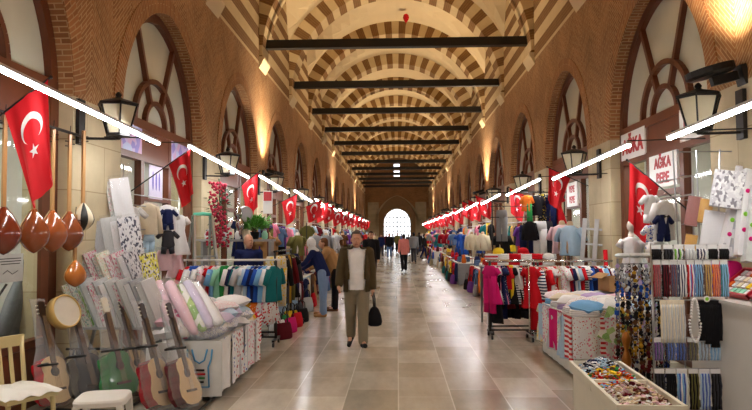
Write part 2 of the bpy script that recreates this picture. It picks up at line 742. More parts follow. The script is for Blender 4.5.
rib_me = rib_mb().mesh('rib', [M_STRIPE])
cor = MB()
for s in (-1, 1):
    cor.prism([(s * HW, -.3), (s * (RI - .05), -.06), (s * (RI - .05), .0), (s * HW, 0)], 2 * RW, 0, 'y', -RW)
cor_me = cor.mesh('corbel', [M_PLASTER])
bm_ = MB()
bm_.box((0, 0, 0), (6.86, .2, .22))
beam_me = bm_.mesh('tie_beam', [M_BLACK])
for i, y in enumerate(ribs):
    if y > Y_FAR:
        break
    link('rib', rib_me, ceil, (0, y, ZS))
    link('corbel', cor_me, ceil, (0, y, ZS))
    if y > 13:
        tag(link('tie_beam', beam_me, None, (0, y + .05, 6.68)), 'black tie beam spanning the hall under a striped rib', 'beam', 'black tie beams across the hall', 'structure')

# ---- end walls
def end_wall(name, y, sgn, door):
    w = MB()
    b, e, spr = (1.5, .1, 2.9)
    A = arch_pts(b, e, 10)
    def q(y0, pts, mi=0):
        w.add([(x, y0, z) for x, z in pts], [tuple(range(len(pts)))], mi, [list(pts)])
    if door:
        for x0, x1 in ((-6.2, -b), (b, 6.2)):
            q(y, [(x0, 0), (x1, 0), (x1, spr), (x0, spr)])
            q(y, [(x0, spr), (x1, spr), (x1, 10.4), (x0, 10.4)])
        for (u0, v0), (u1, v1) in zip(A, A[1:]):
            q(y, [(u0, spr + v0), (u1, spr + v1), (u1, 10.4), (u0, 10.4)])
            w.add([(u0, y, spr + v0), (u1, y, spr + v1), (u1, y + 1, spr + v1), (u0, y + 1, spr + v0)], [(0, 1, 2, 3)], 1)
        for x in (-b, b):
            w.add([(x, y, 0), (x, y + 1, 0), (x, y + 1, spr), (x, y, spr)], [(0, 1, 2, 3)], 1)
    else:
        q(y, [(-6.2, 0), (6.2, 0), (6.2, 10.4), (-6.2, 10.4)])
    return structure(w.build(name, [M_BRICKC, M_STONE], recalc=False))


wf = end_wall('wall_far', Y_FAR, 1, True)
end_wall('wall_back', Y_BACK, -1, False)
# stone niche and pointed surround round the far doorway
t = MB()
P1 = [(x, z + 3.3) for x, z in arch_pts(1.98, .7, 12)]
P2 = [(x, z + 2.9) for x, z in arch_pts(1.52, .1, 12)]
P1 = [(-1.98, 0)] + P1 + [(1.98, 0)]
P2 = [(-1.52, 0)] + P2 + [(1.52, 0)]
for (a, b), (c, d) in zip(zip(P1, P2), list(zip(P1, P2))[1:]):
    t.add([(a[0], -.2, a[1]), (c[0], -.2, c[1]), (d[0], -.2, d[1]), (b[0], -.2, b[1])], [(0, 1, 2, 3)])
    t.add([(a[0], -.2, a[1]), (c[0], -.2, c[1]), (c[0], 0, c[1]), (a[0], 0, a[1])], [(0, 1, 2, 3)])
    t.add([(b[0], -.2, b[1]), (d[0], -.2, d[1]), (d[0], 0, d[1]), (b[0], 0, b[1])], [(0, 1, 2, 3)])
M_SURR = plain('door_surround', (150, 120, 88), .8, var=.3, scale=4)
structure(t.build('trim_1', M_SURR, None, loc=(0, Y_FAR, 0)))
t = MB()
P0 = [(-2.4, 2.9)] + [(x, z + 2.9) for x, z in arch_pts(2.4, .75, 12)] + [(2.4, 2.9)]
P1b = [(-2.2, 2.9)] + [(x, z + 2.9) for x, z in arch_pts(2.2, .75, 12)] + [(2.2, 2.9)]
for (a, b), (c, d) in zip(zip(P0, P1b), list(zip(P0, P1b))[1:]):
    t.add([(a[0], -.12, a[1]), (c[0], -.12, c[1]), (d[0], -.12, d[1]), (b[0], -.12, b[1])], [(0, 1, 2, 3)])
    t.add([(a[0], -.12, a[1]), (c[0], -.12, c[1]), (c[0], 0, c[1]), (a[0], 0, a[1])], [(0, 1, 2, 3)])
    t.add([(b[0], -.12, b[1]), (d[0], -.12, d[1]), (d[0], 0, d[1]), (b[0], 0, b[1])], [(0, 1, 2, 3)])
structure(t.build('trim_2', M_STONE, None, loc=(0, Y_FAR, 0)))
t = MB()
for s in (-1, 1):
    t.box((s * 2.62, -.06, 2.6), (1.2, .12, 5.2))
structure(t.build('trim_3', M_STONE, None, loc=(0, Y_FAR, 0)))
# glazed gate of the far doorway
t = MB()
A = arch_pts(1.48, .1, 10)
for x in (-1.2, -.8, -.4, 0, .4, .8, 1.2):
    t.box((x, 0, 1.9), (.08 if x else .13, .06, 3.8 + (.35 if abs(x) < .9 else 0)))
for z in (.05, 1.1, 2.0, 2.5, 3.0, 3.5):
    t.box((0, 0, z), (2.9 if z < 3.2 else 2.4, .06, .09))
pts = [(x, 0, 2.9 + z) for x, z in A]
t.tube([(-1.48, 0, 0)] + pts + [(1.48, 0, 0)], .04, 6)
d = structure(t.build('door_1', plain('gate_grey', (120, 118, 116), .5), None, loc=(0, Y_FAR + .6, 0)))
# square of daylight high in the far wall
t = MB()
for z in (8.35, 9.1):
    t.box((0, 0, z), (.62, .06, .62))
wn = MB()
for x in (-.36, .36):
    wn.box((x, -.02, 8.72), (.08, .12, 1.5))
for z in (7.98, 8.72, 9.46):
    wn.box((0, -.02, z), (.8, .12, .08))
w0 = structure(wn.build('window_30', M_SURR, None, loc=(0, Y_FAR - .03, 0)))
t.build('pane', emit('daylight_pane', (235, 242, 255), 3.0), w0)

# ---- shopfronts: arched timber fronts in every bay
def inner_arch(b, e, n=12):
    return [(u, v) for u, v in arch_pts(b, e, n)]


def sweep(mb, pts, x, w, d, mi=0):
    """flat bar following points (u,v) in the plane of the shopfront"""
    for (u0, v0), (u1, v1) in zip(pts, pts[1:]):
        mb.bar((x, u0, v0), (x, u1, v1), d, w, mi, up=(1, 0, 0)) if False else mb.bar((x, u0, v0), (x, u1, v1), w, d, mi, up=(1, 0, 0))


def front_parts():
    """meshes of one shopfront, in the plane x=0, u along +y, facing -x"""
    fr = MB()
    A = [(u * .955, v * .965) for u, v in ARCH]
    sweep(fr, [(u, SPR + v) for u, v in A], 0, .13, .12)
    for u in (-1.62, 1.62):
        fr.box((0, u, SPR / 2), (.12, .16, SPR))
    for u in (-.56, .56):
        fr.box((0, u, 1.64), (.1, .12, 3.28))
    fr.box((0, 0, SPR + .08), (.14, 3.3, .13))
    fr.box((0, 0, 2.82), (.12, 3.2, .09))
    fr.box((0, 0, .04), (.12, 3.2, .08))
    for s in (-1, 1):
        fr.box((0, s * 1.09, .3), (.07, 1.0, .55))
        fr.box((0, s * 1.09, .62), (.11, 1.05, .07))
    fr.box((0, 0, 2.25), (.1, 1.05, .08))
    mu = MB()
    for b, dd in ((.8, .075), (.42, .065)):
        sweep(mu, [(u, SPR + .12 + v * .86) for u, v in inner_arch(b, .02)], 0, dd, .1)
    for s in (-1, 1):
        mu.bar((0, s * .2, SPR + .42), (0, s * .8, SPR + 1.64), .07, .1, up=(1, 0, 0))
    pn = MB()
    poly = [(u * .95, SPR + .1 + v * .94) for u, v in ARCH]
    pn.prism(poly, .02, 0, 'x', .02)
    gl = MB()
    for y, z, w, h in ((-1.09, 1.72, 1.0, 2.15), (1.09, 1.72, 1.0, 2.15), (0, 1.15, 1.0, 2.2), (0, 2.55, 1.0, .5)):
        gl.add([(.02, y - w / 2, z - h / 2), (.02, y + w / 2, z - h / 2), (.02, y + w / 2, z + h / 2), (.02, y - w / 2, z + h / 2)], [(0, 3, 2, 1)])
    return fr.mesh('frame', [M_WOOD]), mu.mesh('fanlight_mullion', [M_WOOD]), pn.mesh('fanlight_pane', [M_LUNGLASS]), gl.mesh('glazing', [M_GLASS])


FM = front_parts()
sbm = MB()
for s in (-1, 1):
    sbm.box((-.03, s * 1.09, 3.06), (.05, .95, .4))
SB_ME = sbm.mesh('sign_board', [M_WOOD2])
cpm = MB()
cpm.box((-.02, 0, 3.06), (.05, 1.0, .4))
CP_ME = cpm.mesh('transom_panel', [M_WOOD2])
FRONTS = {}
wi = 0
for s in (-1, 1):
    for k in range(-3, 14):
        c = PIER0[s] + (k + .5) * BAY
        if c + BAY / 2 > Y_FAR:
            continue
        wi += 1
        o = structure(link('window_%d' % wi, FM[0], None, (s * REC, c, 0), 0 if s > 0 else PI))
        for me in FM[1:]:
            link(me.name, me, o)
        link('transom_panel', CP_ME, o)
        if not (s > 0 and k == 0):
            link('sign_board', SB_ME, o)
        FRONTS[(s, k)] = o


# ------------------------------------------------------------------ light
W = bpy.data.worlds.new('daylight')
SC.world = W
W.use_nodes = True
W.node_tree.nodes['Background'].inputs[0].default_value = (.92, .96, 1.0, 1)
W.node_tree.nodes['Background'].inputs[1].default_value = 3.2

M_TUBE = emit('led_tube', (250, 250, 252), 56.0)
M_ALU = plain('aluminium_housing', (200, 200, 200), .4, .5, var=.03)


def led(L):
    c = MB()
    c.box((0, 0, .026), (.05, L, .026))
    tb = MB()
    for a, b in ((-L / 2 + .02, -.02), (.02, L / 2 - .02)):
        tb.box((0, (a + b) / 2, 0), (.034, b - a, .026))
    return c.mesh('housing', [M_ALU]), tb.mesh('tube', [M_TUBE])


LED_ME = led(3.6)
BRK_ME = {}
for s, L in ((-1, .635), (1, .875)):
    brk = MB()
    brk.bar((0, 0, 0), (L, 0, .02), .012, .012)
    BRK_ME[s] = brk.mesh('bracket', [M_BLACK])
ORD = ['first', 'second', 'third', 'fourth', 'fifth', 'sixth', 'seventh', 'eighth', 'ninth', 'tenth', 'eleventh', 'twelfth', 'thirteenth',
       'fourteenth', 'fifteenth', 'sixteenth', 'seventeenth', 'eighteenth', 'nineteenth', 'twentieth', 'twenty-first', 'twenty-second', 'twenty-third', 'twenty-fourth', 'twenty-fifth', 'twenty-sixth', 'twenty-seventh']
for s in (-1, 1):
    for k in range(-3, 14):
        c = PIER0[s] + (k + .5) * BAY
        if c > Y_FAR - 3.2:
            continue
        if s < 0:
            p = (-2.86, c + (.8 if k >= 0 else .72), 2.86)
        else:
            p = (2.62, c + .12, 2.64)
        lab = 'white light tube over the %s %s-hand shop from the front' % (ORD[max(k, -1) + 1], SIDE[s])
        if k < -1:
            lab = 'white light tube over a shop behind the camera on the %s' % SIDE[s]
        o = thing('strip_light', lab, 'strip light', p, 0 if s > 0 else PI, 'strip lights along the shops')
        o.rotation_euler = (R(2.2) if s > 0 else R(-2.2) * -1, 0, 0 if s > 0 else PI)
        o.rotation_euler.x = R(-1.3) if s > 0 else R(2.0)
        for me in LED_ME:
            link(me.name, me, o)
        for yy in (-1.72, 1.72):
            link('bracket', BRK_ME[s], o, (0, yy, .06))

# lanterns on the piers
LGL = plain('lantern_glass', (226, 220, 190), .2, var=.06)
lf, lg, la = MB(), MB(), MB()
for zz, rr in ((-.17, .12), (.16, .21)):
    for i in range(6):
        a0, a1 = PI / 3 * i, PI / 3 * (i + 1)
        lf.bar((rr * math.cos(a0), rr * math.sin(a0), zz), (rr * math.cos(a1), rr * math.sin(a1), zz), .025, .03)
for i in range(6):
    a0 = PI / 3 * i
    lf.bar((.12 * math.cos(a0), .12 * math.sin(a0), -.17), (.21 * math.cos(a0), .21 * math.sin(a0), .16), .016, .016)
lf.lathe([(.225, .16), (.23, .175), (.15, .205), (.05, .235), (.025, .25), (.04, .275), (.02, .3), (.005, .31)], 6)
lf.lathe([(.02, -.22), (.04, -.2), (.12, -.175), (.12, -.165)], 6)
lg.lathe([(.114, -.165), (.203, .155)], 6)
la.box((.42, 0, -.02), (.04, .14, .5))
la.bar((.42, 0, -.2), (.02, 0, -.21), .025, .025)
LAN = [lf.mesh('lantern_frame', [M_BLACK]), lg.mesh('lantern_glass', [LGL]), la.mesh('wall_bracket', [M_BLACK])]
for s in (-1, 1):
    for k in range(-1, 14):
        y = PIER0[s] + k * BAY
        if y < 5 or y > Y_FAR - 3:
            continue
        o = thing('wall_lantern', 'unlit black lantern with cream glass on the %s stone pier on the %s' % (ORD[k], SIDE[s]), 'lantern',
                  (s * (HW - .445), y - (.1 if s > 0 else .5), 2.9 if s > 0 else 2.97), 0 if s > 0 else PI, 'lanterns on the piers')
        for me in LAN:
            link(me.name, me, o)

# floodlights that wash the vault
fl = MB()
fl.lathe([(.02, -.05), (.2, -.035), (.235, -.01), (.235, .05), (.225, .05), (.215, .0), (.02, -.005)], 20)
fp = MB()
fp.lathe([(.0, .0), (.19, .0), (.19, .01), (0, .01)], 20)
fb = MB()
fb.box((.12, 0, -.09), (.26, .07, .09))
fb.box((.3, 0, -.1), (.06, .16, .2))
FLD = [(fl.mesh('housing', [M_BLACK])), fp.mesh('lens', [emit('flood_lens', (255, 206, 140), 4.0)]), fb.mesh('wall_mount', [M_BLACK])]
WARM = (1.0, .77, .51)
for s, ks in ((-1, (-2, 2, 6, 10)), (1, (-3, 0, 4, 8, 12))):
    for k in ks:
        y = PIER0[s] + k * BAY
        shown = (s > 0 and k in (0, 4, 8, 12)) or (s < 0 and k in (2, 6, 10))
        p = (s * (HW - .333), y - (.12 if (s > 0 and k == 0) else 0), 3.3)
        o = thing('floodlight', 'black floodlight tilted up on the %s pier on the %s' % (ORD[max(k, 0)], SIDE[s]), 'floodlight', p,
                  0 if s > 0 else PI, 'floodlights on the piers')
        o.rotation_euler.y = R(-14)
        for me in FLD:
            link(me.name, me, o)
        L = bpy.data.lights.new('flood_beam', 'SPOT')
        L.energy = 1120
        L.color = WARM
        L.spot_size = R(128)
        L.spot_blend = .8
        L.shadow_soft_size = .12
        lo = link('flood_beam', L, o, (0, 0, .1))
        lo.rotation_euler = (0, R(180 - 2), 0)

# ceiling lamps inside the shops
M_SHOPLAMP = emit('shop_lamp', (255, 250, 240), 34.0)
sl = MB()
sl.box((0, 0, 0), (.5, 1.1, .03))
SL_ME = sl.mesh('shop_lamp', [M_SHOPLAMP])
for s in (-1, 1):
    for k in range(-1, 13):
        c = PIER0[s] + (k + .5) * BAY
        o = link('shop_ceiling_lamp', SL_ME, None, (s * 4.7, c, 3.29))
        tag(o, 'flat white lamp on the ceiling inside the %s %s-hand shop' % (ORD[k + 1], SIDE[s]), 'lamp', 'lamps inside the shops')

SC.view_settings.view_transform = 'Standard'
SC.view_settings.look = 'None'
SC.view_settings.gamma = 1
SC.view_settings.use_curve_mapping = False
SC.view_settings.exposure = 0.16
SC.cycles.max_bounces = 6
SC.cycles.diffuse_bounces = 3
SC.cycles.glossy_bounces = 3
SC.cycles.transparent_max_bounces = 24
SC.cycles.sample_clamp_indirect = 4
# ------------------------------------------------------------------ builders for the goods
def eval_mesh(o):
    dg = bpy.context.evaluated_depsgraph_get()
    dg.update()
    return bpy.data.meshes.new_from_object(o.evaluated_get(dg))


def text_mesh(name, body, size, mat, extrude=.004, bold=.0):
    cu = bpy.data.curves.new(name, 'FONT')
    cu.body = body
    cu.size = size
    cu.align_x = 'CENTER'
    cu.align_y = 'CENTER'
    cu.extrude = extrude
    cu.offset = bold
    o = bpy.data.objects.new('text_tmp', cu)
    COL.objects.link(o)
    me = eval_mesh(o)
    bpy.data.objects.remove(o)
    me.materials.clear()
    me.materials.append(mat)
    me.name = name
    return me


# colours used by the goods
CR = {
    'red': (196, 24, 36), 'crimson': (150, 18, 34), 'maroon': (96, 22, 32), 'pink': (226, 132, 160), 'pale pink': (232, 196, 204),
    'magenta': (204, 28, 110), 'white': (232, 232, 232), 'cream': (226, 214, 188), 'beige': (196, 174, 140), 'tan': (166, 128, 86),
    'brown': (98, 64, 40), 'black': (24, 23, 26), 'charcoal': (58, 58, 64), 'grey': (140, 142, 146), 'pale grey': (196, 198, 202),
    'navy': (28, 36, 78), 'blue': (40, 84, 176), 'sky blue': (120, 176, 222), 'pale blue': (176, 204, 226), 'denim': (92, 120, 162),
    'teal': (30, 112, 118), 'green': (40, 132, 66), 'lime': (128, 196, 60), 'olive': (104, 100, 54), 'mint': (150, 214, 186),
    'yellow': (236, 200, 48), 'mustard': (190, 146, 46), 'orange': (226, 116, 40), 'purple': (104, 56, 138), 'lilac': (186, 164, 208),
}


def cloth(c):
    return plain('cloth_' + c.replace(' ', '_'), CR[c], .85, var=.1, scale=14)


for nm, a, b, s_, t_ in (('floral pink', 'white', 'pink', 26, .36), ('floral red', 'white', 'red', 24, .34), ('dotted white', 'red', 'white', 34, .22),
                         ('dotted navy', 'navy', 'white', 34, .22), ('floral blue', 'white', 'blue', 24, .34), ('floral yellow', 'cream', 'yellow', 22, .36),
                         ('dotted red', 'white', 'red', 38, .26), ('floral black', 'black', 'yellow', 22, .3)):
    MATS['cloth_' + nm.replace(' ', '_')] = spots('cl_' + nm, CR[a], CR[b], s_, t_, .85)
    CR[nm] = CR[a]
for nm, a, b, per in (('red striped', 'white', 'red', .06), ('navy striped', 'white', 'navy', .05), ('beige striped', 'beige', 'brown', .08),
                      ('pink striped', 'white', 'pink', .06)):
    MATS['cloth_' + nm.replace(' ', '_')] = stripes('cl_' + nm, CR[a], CR[b], per)
    CR[nm] = CR[a]
M_FILM = film('clear_film', alpha=.14, rough=.1)
M_FILM2 = film('cloudy_film', alpha=.2, rough=.16)


# ---- garments: hung from the origin, width along x, facing -y
def ring_cloth(hw, dp, z, n, ph, amp, cx=0.0, cy=0.0):
    out = []
    for k in range(n):
        t = 2 * PI * k / n
        w = 1 + amp * math.sin(5 * t + ph) + amp * .6 * math.sin(9 * t + 2 * ph)
        out.append(Vector((cx + hw * math.cos(t) * (1 + amp * .2 * math.sin(3 * t + ph)), cy + dp * math.sin(t) * w, z)))
    return out


def body_loft(mb, rows, n=18, ph=0.0, cx=0.0, mi=0):
    mb.loft([ring_cloth(hw, dp, z, n, ph + z * 2, amp, cx) for z, hw, dp, amp in rows], mi)


def garment_mesh(kind, ph=0.0):
    m = MB()
    if kind in ('t_shirt', 'jumper', 'blouse'):
        body_loft(m, [(-.06, .07, .03, 0), (-.08, .1, .04, 0), (-.12, .18, .05, .1), (-.2, .2, .055, .2), (-.4, .19, .05, .35), (-.58, .205, .055, .5), (-.6, .2, .05, .5)], ph=ph)
        for s in (-1, 1):
            L = .22 if kind != 'jumper' else .46
            dx = .1
            m.tube([(s * .15, 0, -.12), (s * (.15 + dx * .6), 0, -.12 - L * .5), (s * (.15 + dx), .01, -.12 - L)], [.055, .05, .05 if kind != 'jumper' else .042], 8)
    elif kind == 'dress':
        body_loft(m, [(-.06, .07, .03, 0), (-.08, .1, .04, 0), (-.13, .16, .05, .1), (-.25, .16, .05, .2), (-.38, .14, .05, .3), (-.6, .2, .07, .5), (-.86, .27, .08, .7), (-.88, .265, .08, .7)], ph=ph)
        for s in (-1, 1):
            m.tube([(s * .14, 0, -.12), (s * .22, 0, -.24)], [.055, .065], 8)
    elif kind == 'long_dress':
        body_loft(m, [(-.06, .06, .03, 0), (-.09, .1, .04, 0), (-.14, .16, .05, .1), (-.4, .13, .05, .3), (-.8, .17, .06, .5), (-1.1, .2, .07, .6)], ph=ph)
    elif kind == 'trousers':
        body_loft(m, [(-.05, .16, .04, .1), (-.12, .18, .05, .1), (-.28, .19, .055, .2)], ph=ph)
        for s in (-1, 1):
            body_loft(m, [(-.24, .1, .05, .15), (-.5, .09, .045, .3), (-.92, .085, .04, .4)], n=12, ph=ph + s, cx=s * .095)
    elif kind == 'romper':
        body_loft(m, [(-.05, .06, .03, 0), (-.09, .13, .045, .1), (-.25, .13, .05, .2), (-.36, .15, .05, .3), (-.44, .12, .045, .2)], ph=ph)
        for s in (-1, 1):
            m.tube([(s * .11, 0, -.09), (s * .24, 0, -.2)], [.05, .045], 8)
            m.tube([(s * .08, 0, -.4), (s * .1, 0, -.54)], [.065, .055], 8)
    elif kind == 'skirt':
        body_loft(m, [(-.04, .13, .03, 0), (-.08, .14, .04, .1), (-.4, .24, .06, .6)], ph=ph)
    elif kind == 'scarf':
        for s in (-1, 1):
            body_loft(m, [(-.02, .05, .02, .2), (-.5, .075, .025, .5), (-.95, .09, .02, .6)], n=12, ph=ph + s, cx=s * .05)
    elif kind == 'towel':
        m.grid(lambda u, v: ((u - .5) * .36, .018 * math.sin(u * 11 + ph) * v - .02, -v * .5), 10, 6)
        m.grid(lambda u, v: ((u - .5) * .36, .018 * math.sin(u * 11 + ph) * v + .0, -v * .5), 10, 6)
    return m


HANG = MB()
HANG.tube([(0, 0, .03), (.02, 0, .045), (.035, 0, .03), (.02, 0, .01), (0, 0, -.02), (0, 0, -.05)], .004, 5)
HANG.tube([(-.17, 0, -.11), (0, 0, -.05), (.17, 0, -.11)], .006, 5)
HANG_ME = HANG.mesh('hanger', [M_CREAM])
GM = {}


def garment(kind, color, label, cat, loc, rz=0.0, group=None, scale=1.0, hanger=True, var=None):
    v = rnd.randrange(3) if var is None else var
    key = (kind, v)
    if key not in GM:
        GM[key] = garment_mesh(kind, v * 1.7).mesh(kind, [cloth('white')], smooth=True)
    o = link(kind, GM[key], None, loc, rz)
    set_mat(o, cloth(color))
    o.scale = (scale, scale, scale)
    tag(o, label, cat, group)
    if hanger:
        link('hanger', HANG_ME, o)
    return o


# ---- soft pack: pillow shape, sx x sy x sz
def pillow_mesh(name, mats, n=10, pinch=.5, film_wrap=None):
    m = MB()
    for sgn in (-1, 1):
        def f(u, v):
            x, y = u * 2 - 1, v * 2 - 1
            h = (max(0, 1 - x ** 4) * max(0, 1 - y ** 4)) ** pinch
            return (x * .5, y * .5, sgn * .5 * h * (1 + .08 * math.sin(7 * x + 3 * y) + .06 * math.sin(11 * y)))
        m.grid(f, n, n)
    return m.mesh(name, mats, smooth=True)


PILLOW = pillow_mesh('soft_pack', [cloth('white')])
FOLD = None


def folded_mesh():
    m = MB()
    for i in range(3):
        z = .02 + i * .03
        r = .5
        pts = []
        for k in range(24):
            t = 2 * PI * k / 24
            c, s = math.cos(t), math.sin(t)
            q = (abs(c) ** 5 + abs(s) ** 5) ** (-.2)
            pts.append((c * q * .5 * (1 - .02 * i), s * q * .5 * (1 - .03 * i + .02 * math.sin(3 * t))))
        rings = []
        for dz, k_ in ((-.016, .94), (-.008, 1), (.008, 1), (.016, .93)):
            rings.append([Vector((a * k_, b * k_, z + dz + .004 * math.sin(a * 9 + b * 7))) for a, b in pts])
        m.loft(rings)
    return m


FOLD = folded_mesh().mesh('folded_garment', [cloth('white')], smooth=True)


def soft_pack(name, color, label, cat, loc, size, rz=0.0, rot=None, group=None, me=None):
    o = link(name, me or PILLOW, None, loc, rz)
    if rot:
        o.rotation_euler = rot
    o.scale = size
    m = color if not isinstance(color, str) else cloth(color)
    set_mat(o, m)
    return tag(o, label, cat, group)


# ---- clothes rail: along x, origin on the floor in the middle
def clothes_rack(label, loc, L, h, rail_mat, post_mat, rz=0.0, group=None, two=True, casters=True):
    o = thing('clothes_rack', label, 'clothes rack', loc, rz, group)
    m = MB()
    m.tube([(-L / 2 - .06, 0, h), (L / 2 + .06, 0, h)], .017, 8)
    m.build('top_rail', rail_mat, o, smooth=True)
    for s in (-1, 1):
        m = MB()
        m.tube([(s * L / 2, 0, .1), (s * L / 2, 0, h)], .017, 8)
        m.build('post', post_mat, o, smooth=True)
        m = MB()
        m.box((s * L / 2, 0, .1), (.04, .5, .03))
        ft = m.build('foot', post_mat, o)
        if casters:
            for y in (-.22, .22):
                m = MB()
                m.lathe([(.0, -.014), (.035, -.014), (.035, .014), (0, .014)], 12)
                m.M = Matrix()
                me = m.build('caster', M_BLACK, ft, loc=(s * L / 2, y, .042))
                me.rotation_euler = (0, PI / 2, 0)
    m = MB()
    m.tube([(-L / 2, 0, .13), (L / 2, 0, .13)], .014, 8)
    m.build('lower_rail', post_mat, o, smooth=True)
    return o


def table(label, loc, sx, sy, h, top_mat, skirt=None, rz=0.0, group=None, name='market_table'):
    o = thing(name, label, 'table', loc, rz, group)
    m = MB()
    m.box((0, 0, h - .02), (sx, sy, .04))
    m.build('table_top', top_mat, o)
    for x in (-1, 1):
        for y in (-1, 1):
            m = MB()
            m.box((x * (sx / 2 - .04), y * (sy / 2 - .04), (h - .04) / 2), (.04, .04, h - .04))
            m.build('leg', M_STEEL, o)
    if skirt:
        m = MB()
        n = 40
        P = []
        for i in range(n + 1):
            t = i / n * (2 * sx + 2 * sy)
            if t < sx:
                p, nn = (-sx / 2 + t, -sy / 2), (0, -1)
            elif t < sx + sy:
                p, nn = (sx / 2, -sy / 2 + t - sx), (1, 0)
            elif t < 2 * sx + sy:
                p, nn = (sx / 2 - (t - sx - sy), sy / 2), (0, 1)
            else:
                p, nn = (-sx / 2, sy / 2 - (t - 2 * sx - sy)), (-1, 0)
            P.append((p, nn))
        for i in range(n):
            (a, na), (b, nb_) = P[i], P[i + 1]
            wa, wb = .012 + .012 * (i % 2), .012 + .012 * ((i + 1) % 2)
            m.add([(a[0] + na[0] * .006, a[1] + na[1] * .006, h - .005), (b[0] + nb_[0] * .006, b[1] + nb_[1] * .006, h - .005),
                   (b[0] + nb_[0] * wb, b[1] + nb_[1] * wb, .03), (a[0] + na[0] * wa, a[1] + na[1] * wa, .03)], [(0, 1, 2, 3)])
        m.build('table_skirt', skirt, o, smooth=True, recalc=False)
    return o


# ---- Turkish flag, hanging from a slanting pole; tip of the pole over the aisle
def flag(label, base, tip, drop, group='red flags along the shops', seed=0.0, w0=.1, w1=.96, sway=0.0, gather=.42):
    base, tip = Vector(base), Vector(tip)
    o = thing('turkish_flag', label, 'flag', base, 0, group)
    pv = tip - base
    G = pv.length * (w1 - w0)
    m = MB()
    m.tube([(0, 0, 0), pv], .009, 6)
    m.ell(pv, .016, 8)
    m.build('flag_pole', M_BLACK, o, smooth=True)

    def F(u, v, off=0.0):
        p = pv * (w0 + (w1 - w0) * u)
        sq = 1 - gather * v ** .8
        mid = pv * (w0 + (w1 - w0) * .5)
        x = mid.x + (p.x - mid.x) * sq + sway * v
        y = p.y + (.045 * math.sin(u * 9.5 + seed + v * 1.2) + .022 * math.sin(u * 17 + 2 * seed)) * (.2 + .9 * v) + off
        z = p.z - v * drop - .03 * math.sin(u * PI) * v
        return Vector((x, y, z))
    m = MB()
    m.grid(lambda u, v: F(u, v), 20, 16)
    c = m.build('flag_cloth', M_RED, o, smooth=True, recalc=False)
    sc = drop / 1.5          # flag length is one and a half times its hoist
    cu, cv = .5, .36

    def disc_pts(cx, cz, r, a0, a1, n):
        return [(cx + r * math.sin(a0 + (a1 - a0) * i / n), cz - r * math.cos(a0 + (a1 - a0) * i / n)) for i in range(n + 1)]
    # crescent, opening away from the pole: outer radius .25 G, inner .2 G moved .0625 G down
    ro, ri, dd = .25, .2, .0625
    a = math.acos((ro * ro + dd * dd - ri * ri) / (2 * ro * dd))
    aa = PI - a
    outer = [(ro * math.sin(t), -ro * math.cos(t)) for t in [-(PI - (PI - aa)) + i * (2 * aa) / 28 for i in range(29)]]
    ends = outer[0], outer[-1]
    ai = math.atan2(ends[1][0], -(ends[1][1] - dd))
    inner = [(ri * math.sin(t), dd - ri * math.cos(t)) for t in [-ai + i * 2 * ai / 28 for i in range(29)]]
    star = []
    for i in range(10):
        r = .125 if i % 2 == 0 else .05
        t = PI / 5 * i
        star.append((r * math.sin(t), .39 - r * math.cos(t)))

    def uv(p):
        return cu + p[0] * 1.0, cv - .03 + p[1] * G / drop
    for nm, fill in (('crescent', 1), ('star', 0)):
        m = MB()
        for off in (-.006, .006):
            if fill:
                for i in range(28):
                    q = [outer[i], outer[i + 1], inner[i + 1], inner[i]]
                    m.add([F(*uv(x), off) for x in q], [(0, 1, 2, 3)])
            else:
                cen = F(*uv((0, .39)), off)
                pts = [F(*uv(x), off) for x in star]
                for i in range(10):
                    m.add([cen, pts[i], pts[(i + 1) % 10]], [(0, 1, 2)])
        m.build(nm, M_FLAGWHITE, c, recalc=False)
    return o


# ---- people: one continuous skin from capsules fused by a voxel remesh
def capsule(mb, a, b, ra, rb, n=10):
    a, b = Vector(a), Vector(b)
    d = b - a
    L = d.length
    d.normalize()
    ref = Vector((0, 0, 1)) if abs(d.z) < .9 else Vector((1, 0, 0))
    s = d.cross(ref).normalized()
    u = s.cross(d)
    rings = []
    for k in range(5):
        t = PI / 2 * (k + .05) / 4.05
        rings.append((-ra * math.cos(t), ra * math.sin(t)))
    for k in range(5):
        t = PI / 2 * (4 - k + .05) / 4.05
        rings.append((L + rb * math.cos(t), rb * math.sin(t)))
    mb.loft([[a + d * x + s * (r * math.cos(2 * PI * j / n)) + u * (r * math.sin(2 * PI * j / n)) for j in range(n)] for x, r in rings])


def fuse(mb, voxel, name, mats, smooth=4):
    o = mb.build('fuse_tmp', mats)
    r = o.modifiers.new('r', 'REMESH')
    r.mode = 'VOXEL'
    r.voxel_size = voxel
    r.use_smooth_shade = True
    s = o.modifiers.new('s', 'SMOOTH')
    s.iterations = smooth
    s.factor = .5
    me = eval_mesh(o)
    bpy.data.objects.remove(o)
    me.name = name
    me.materials.clear()
    for m in mats:
        me.materials.append(m)
    return me


def cut_mesh(me, keep):
    import bmesh
    bm = bmesh.new()
    bm.from_mesh(me)
    bmesh.ops.delete(bm, geom=[f for f in bm.faces if not keep(f.calc_center_median())], context='FACES')
    bm.to_mesh(me)
    bm.free()


def dir_x(th):
    """unit vector: straight down swung forward (towards -y) by th"""
    return Vector((0, -math.sin(th), -math.cos(th)))


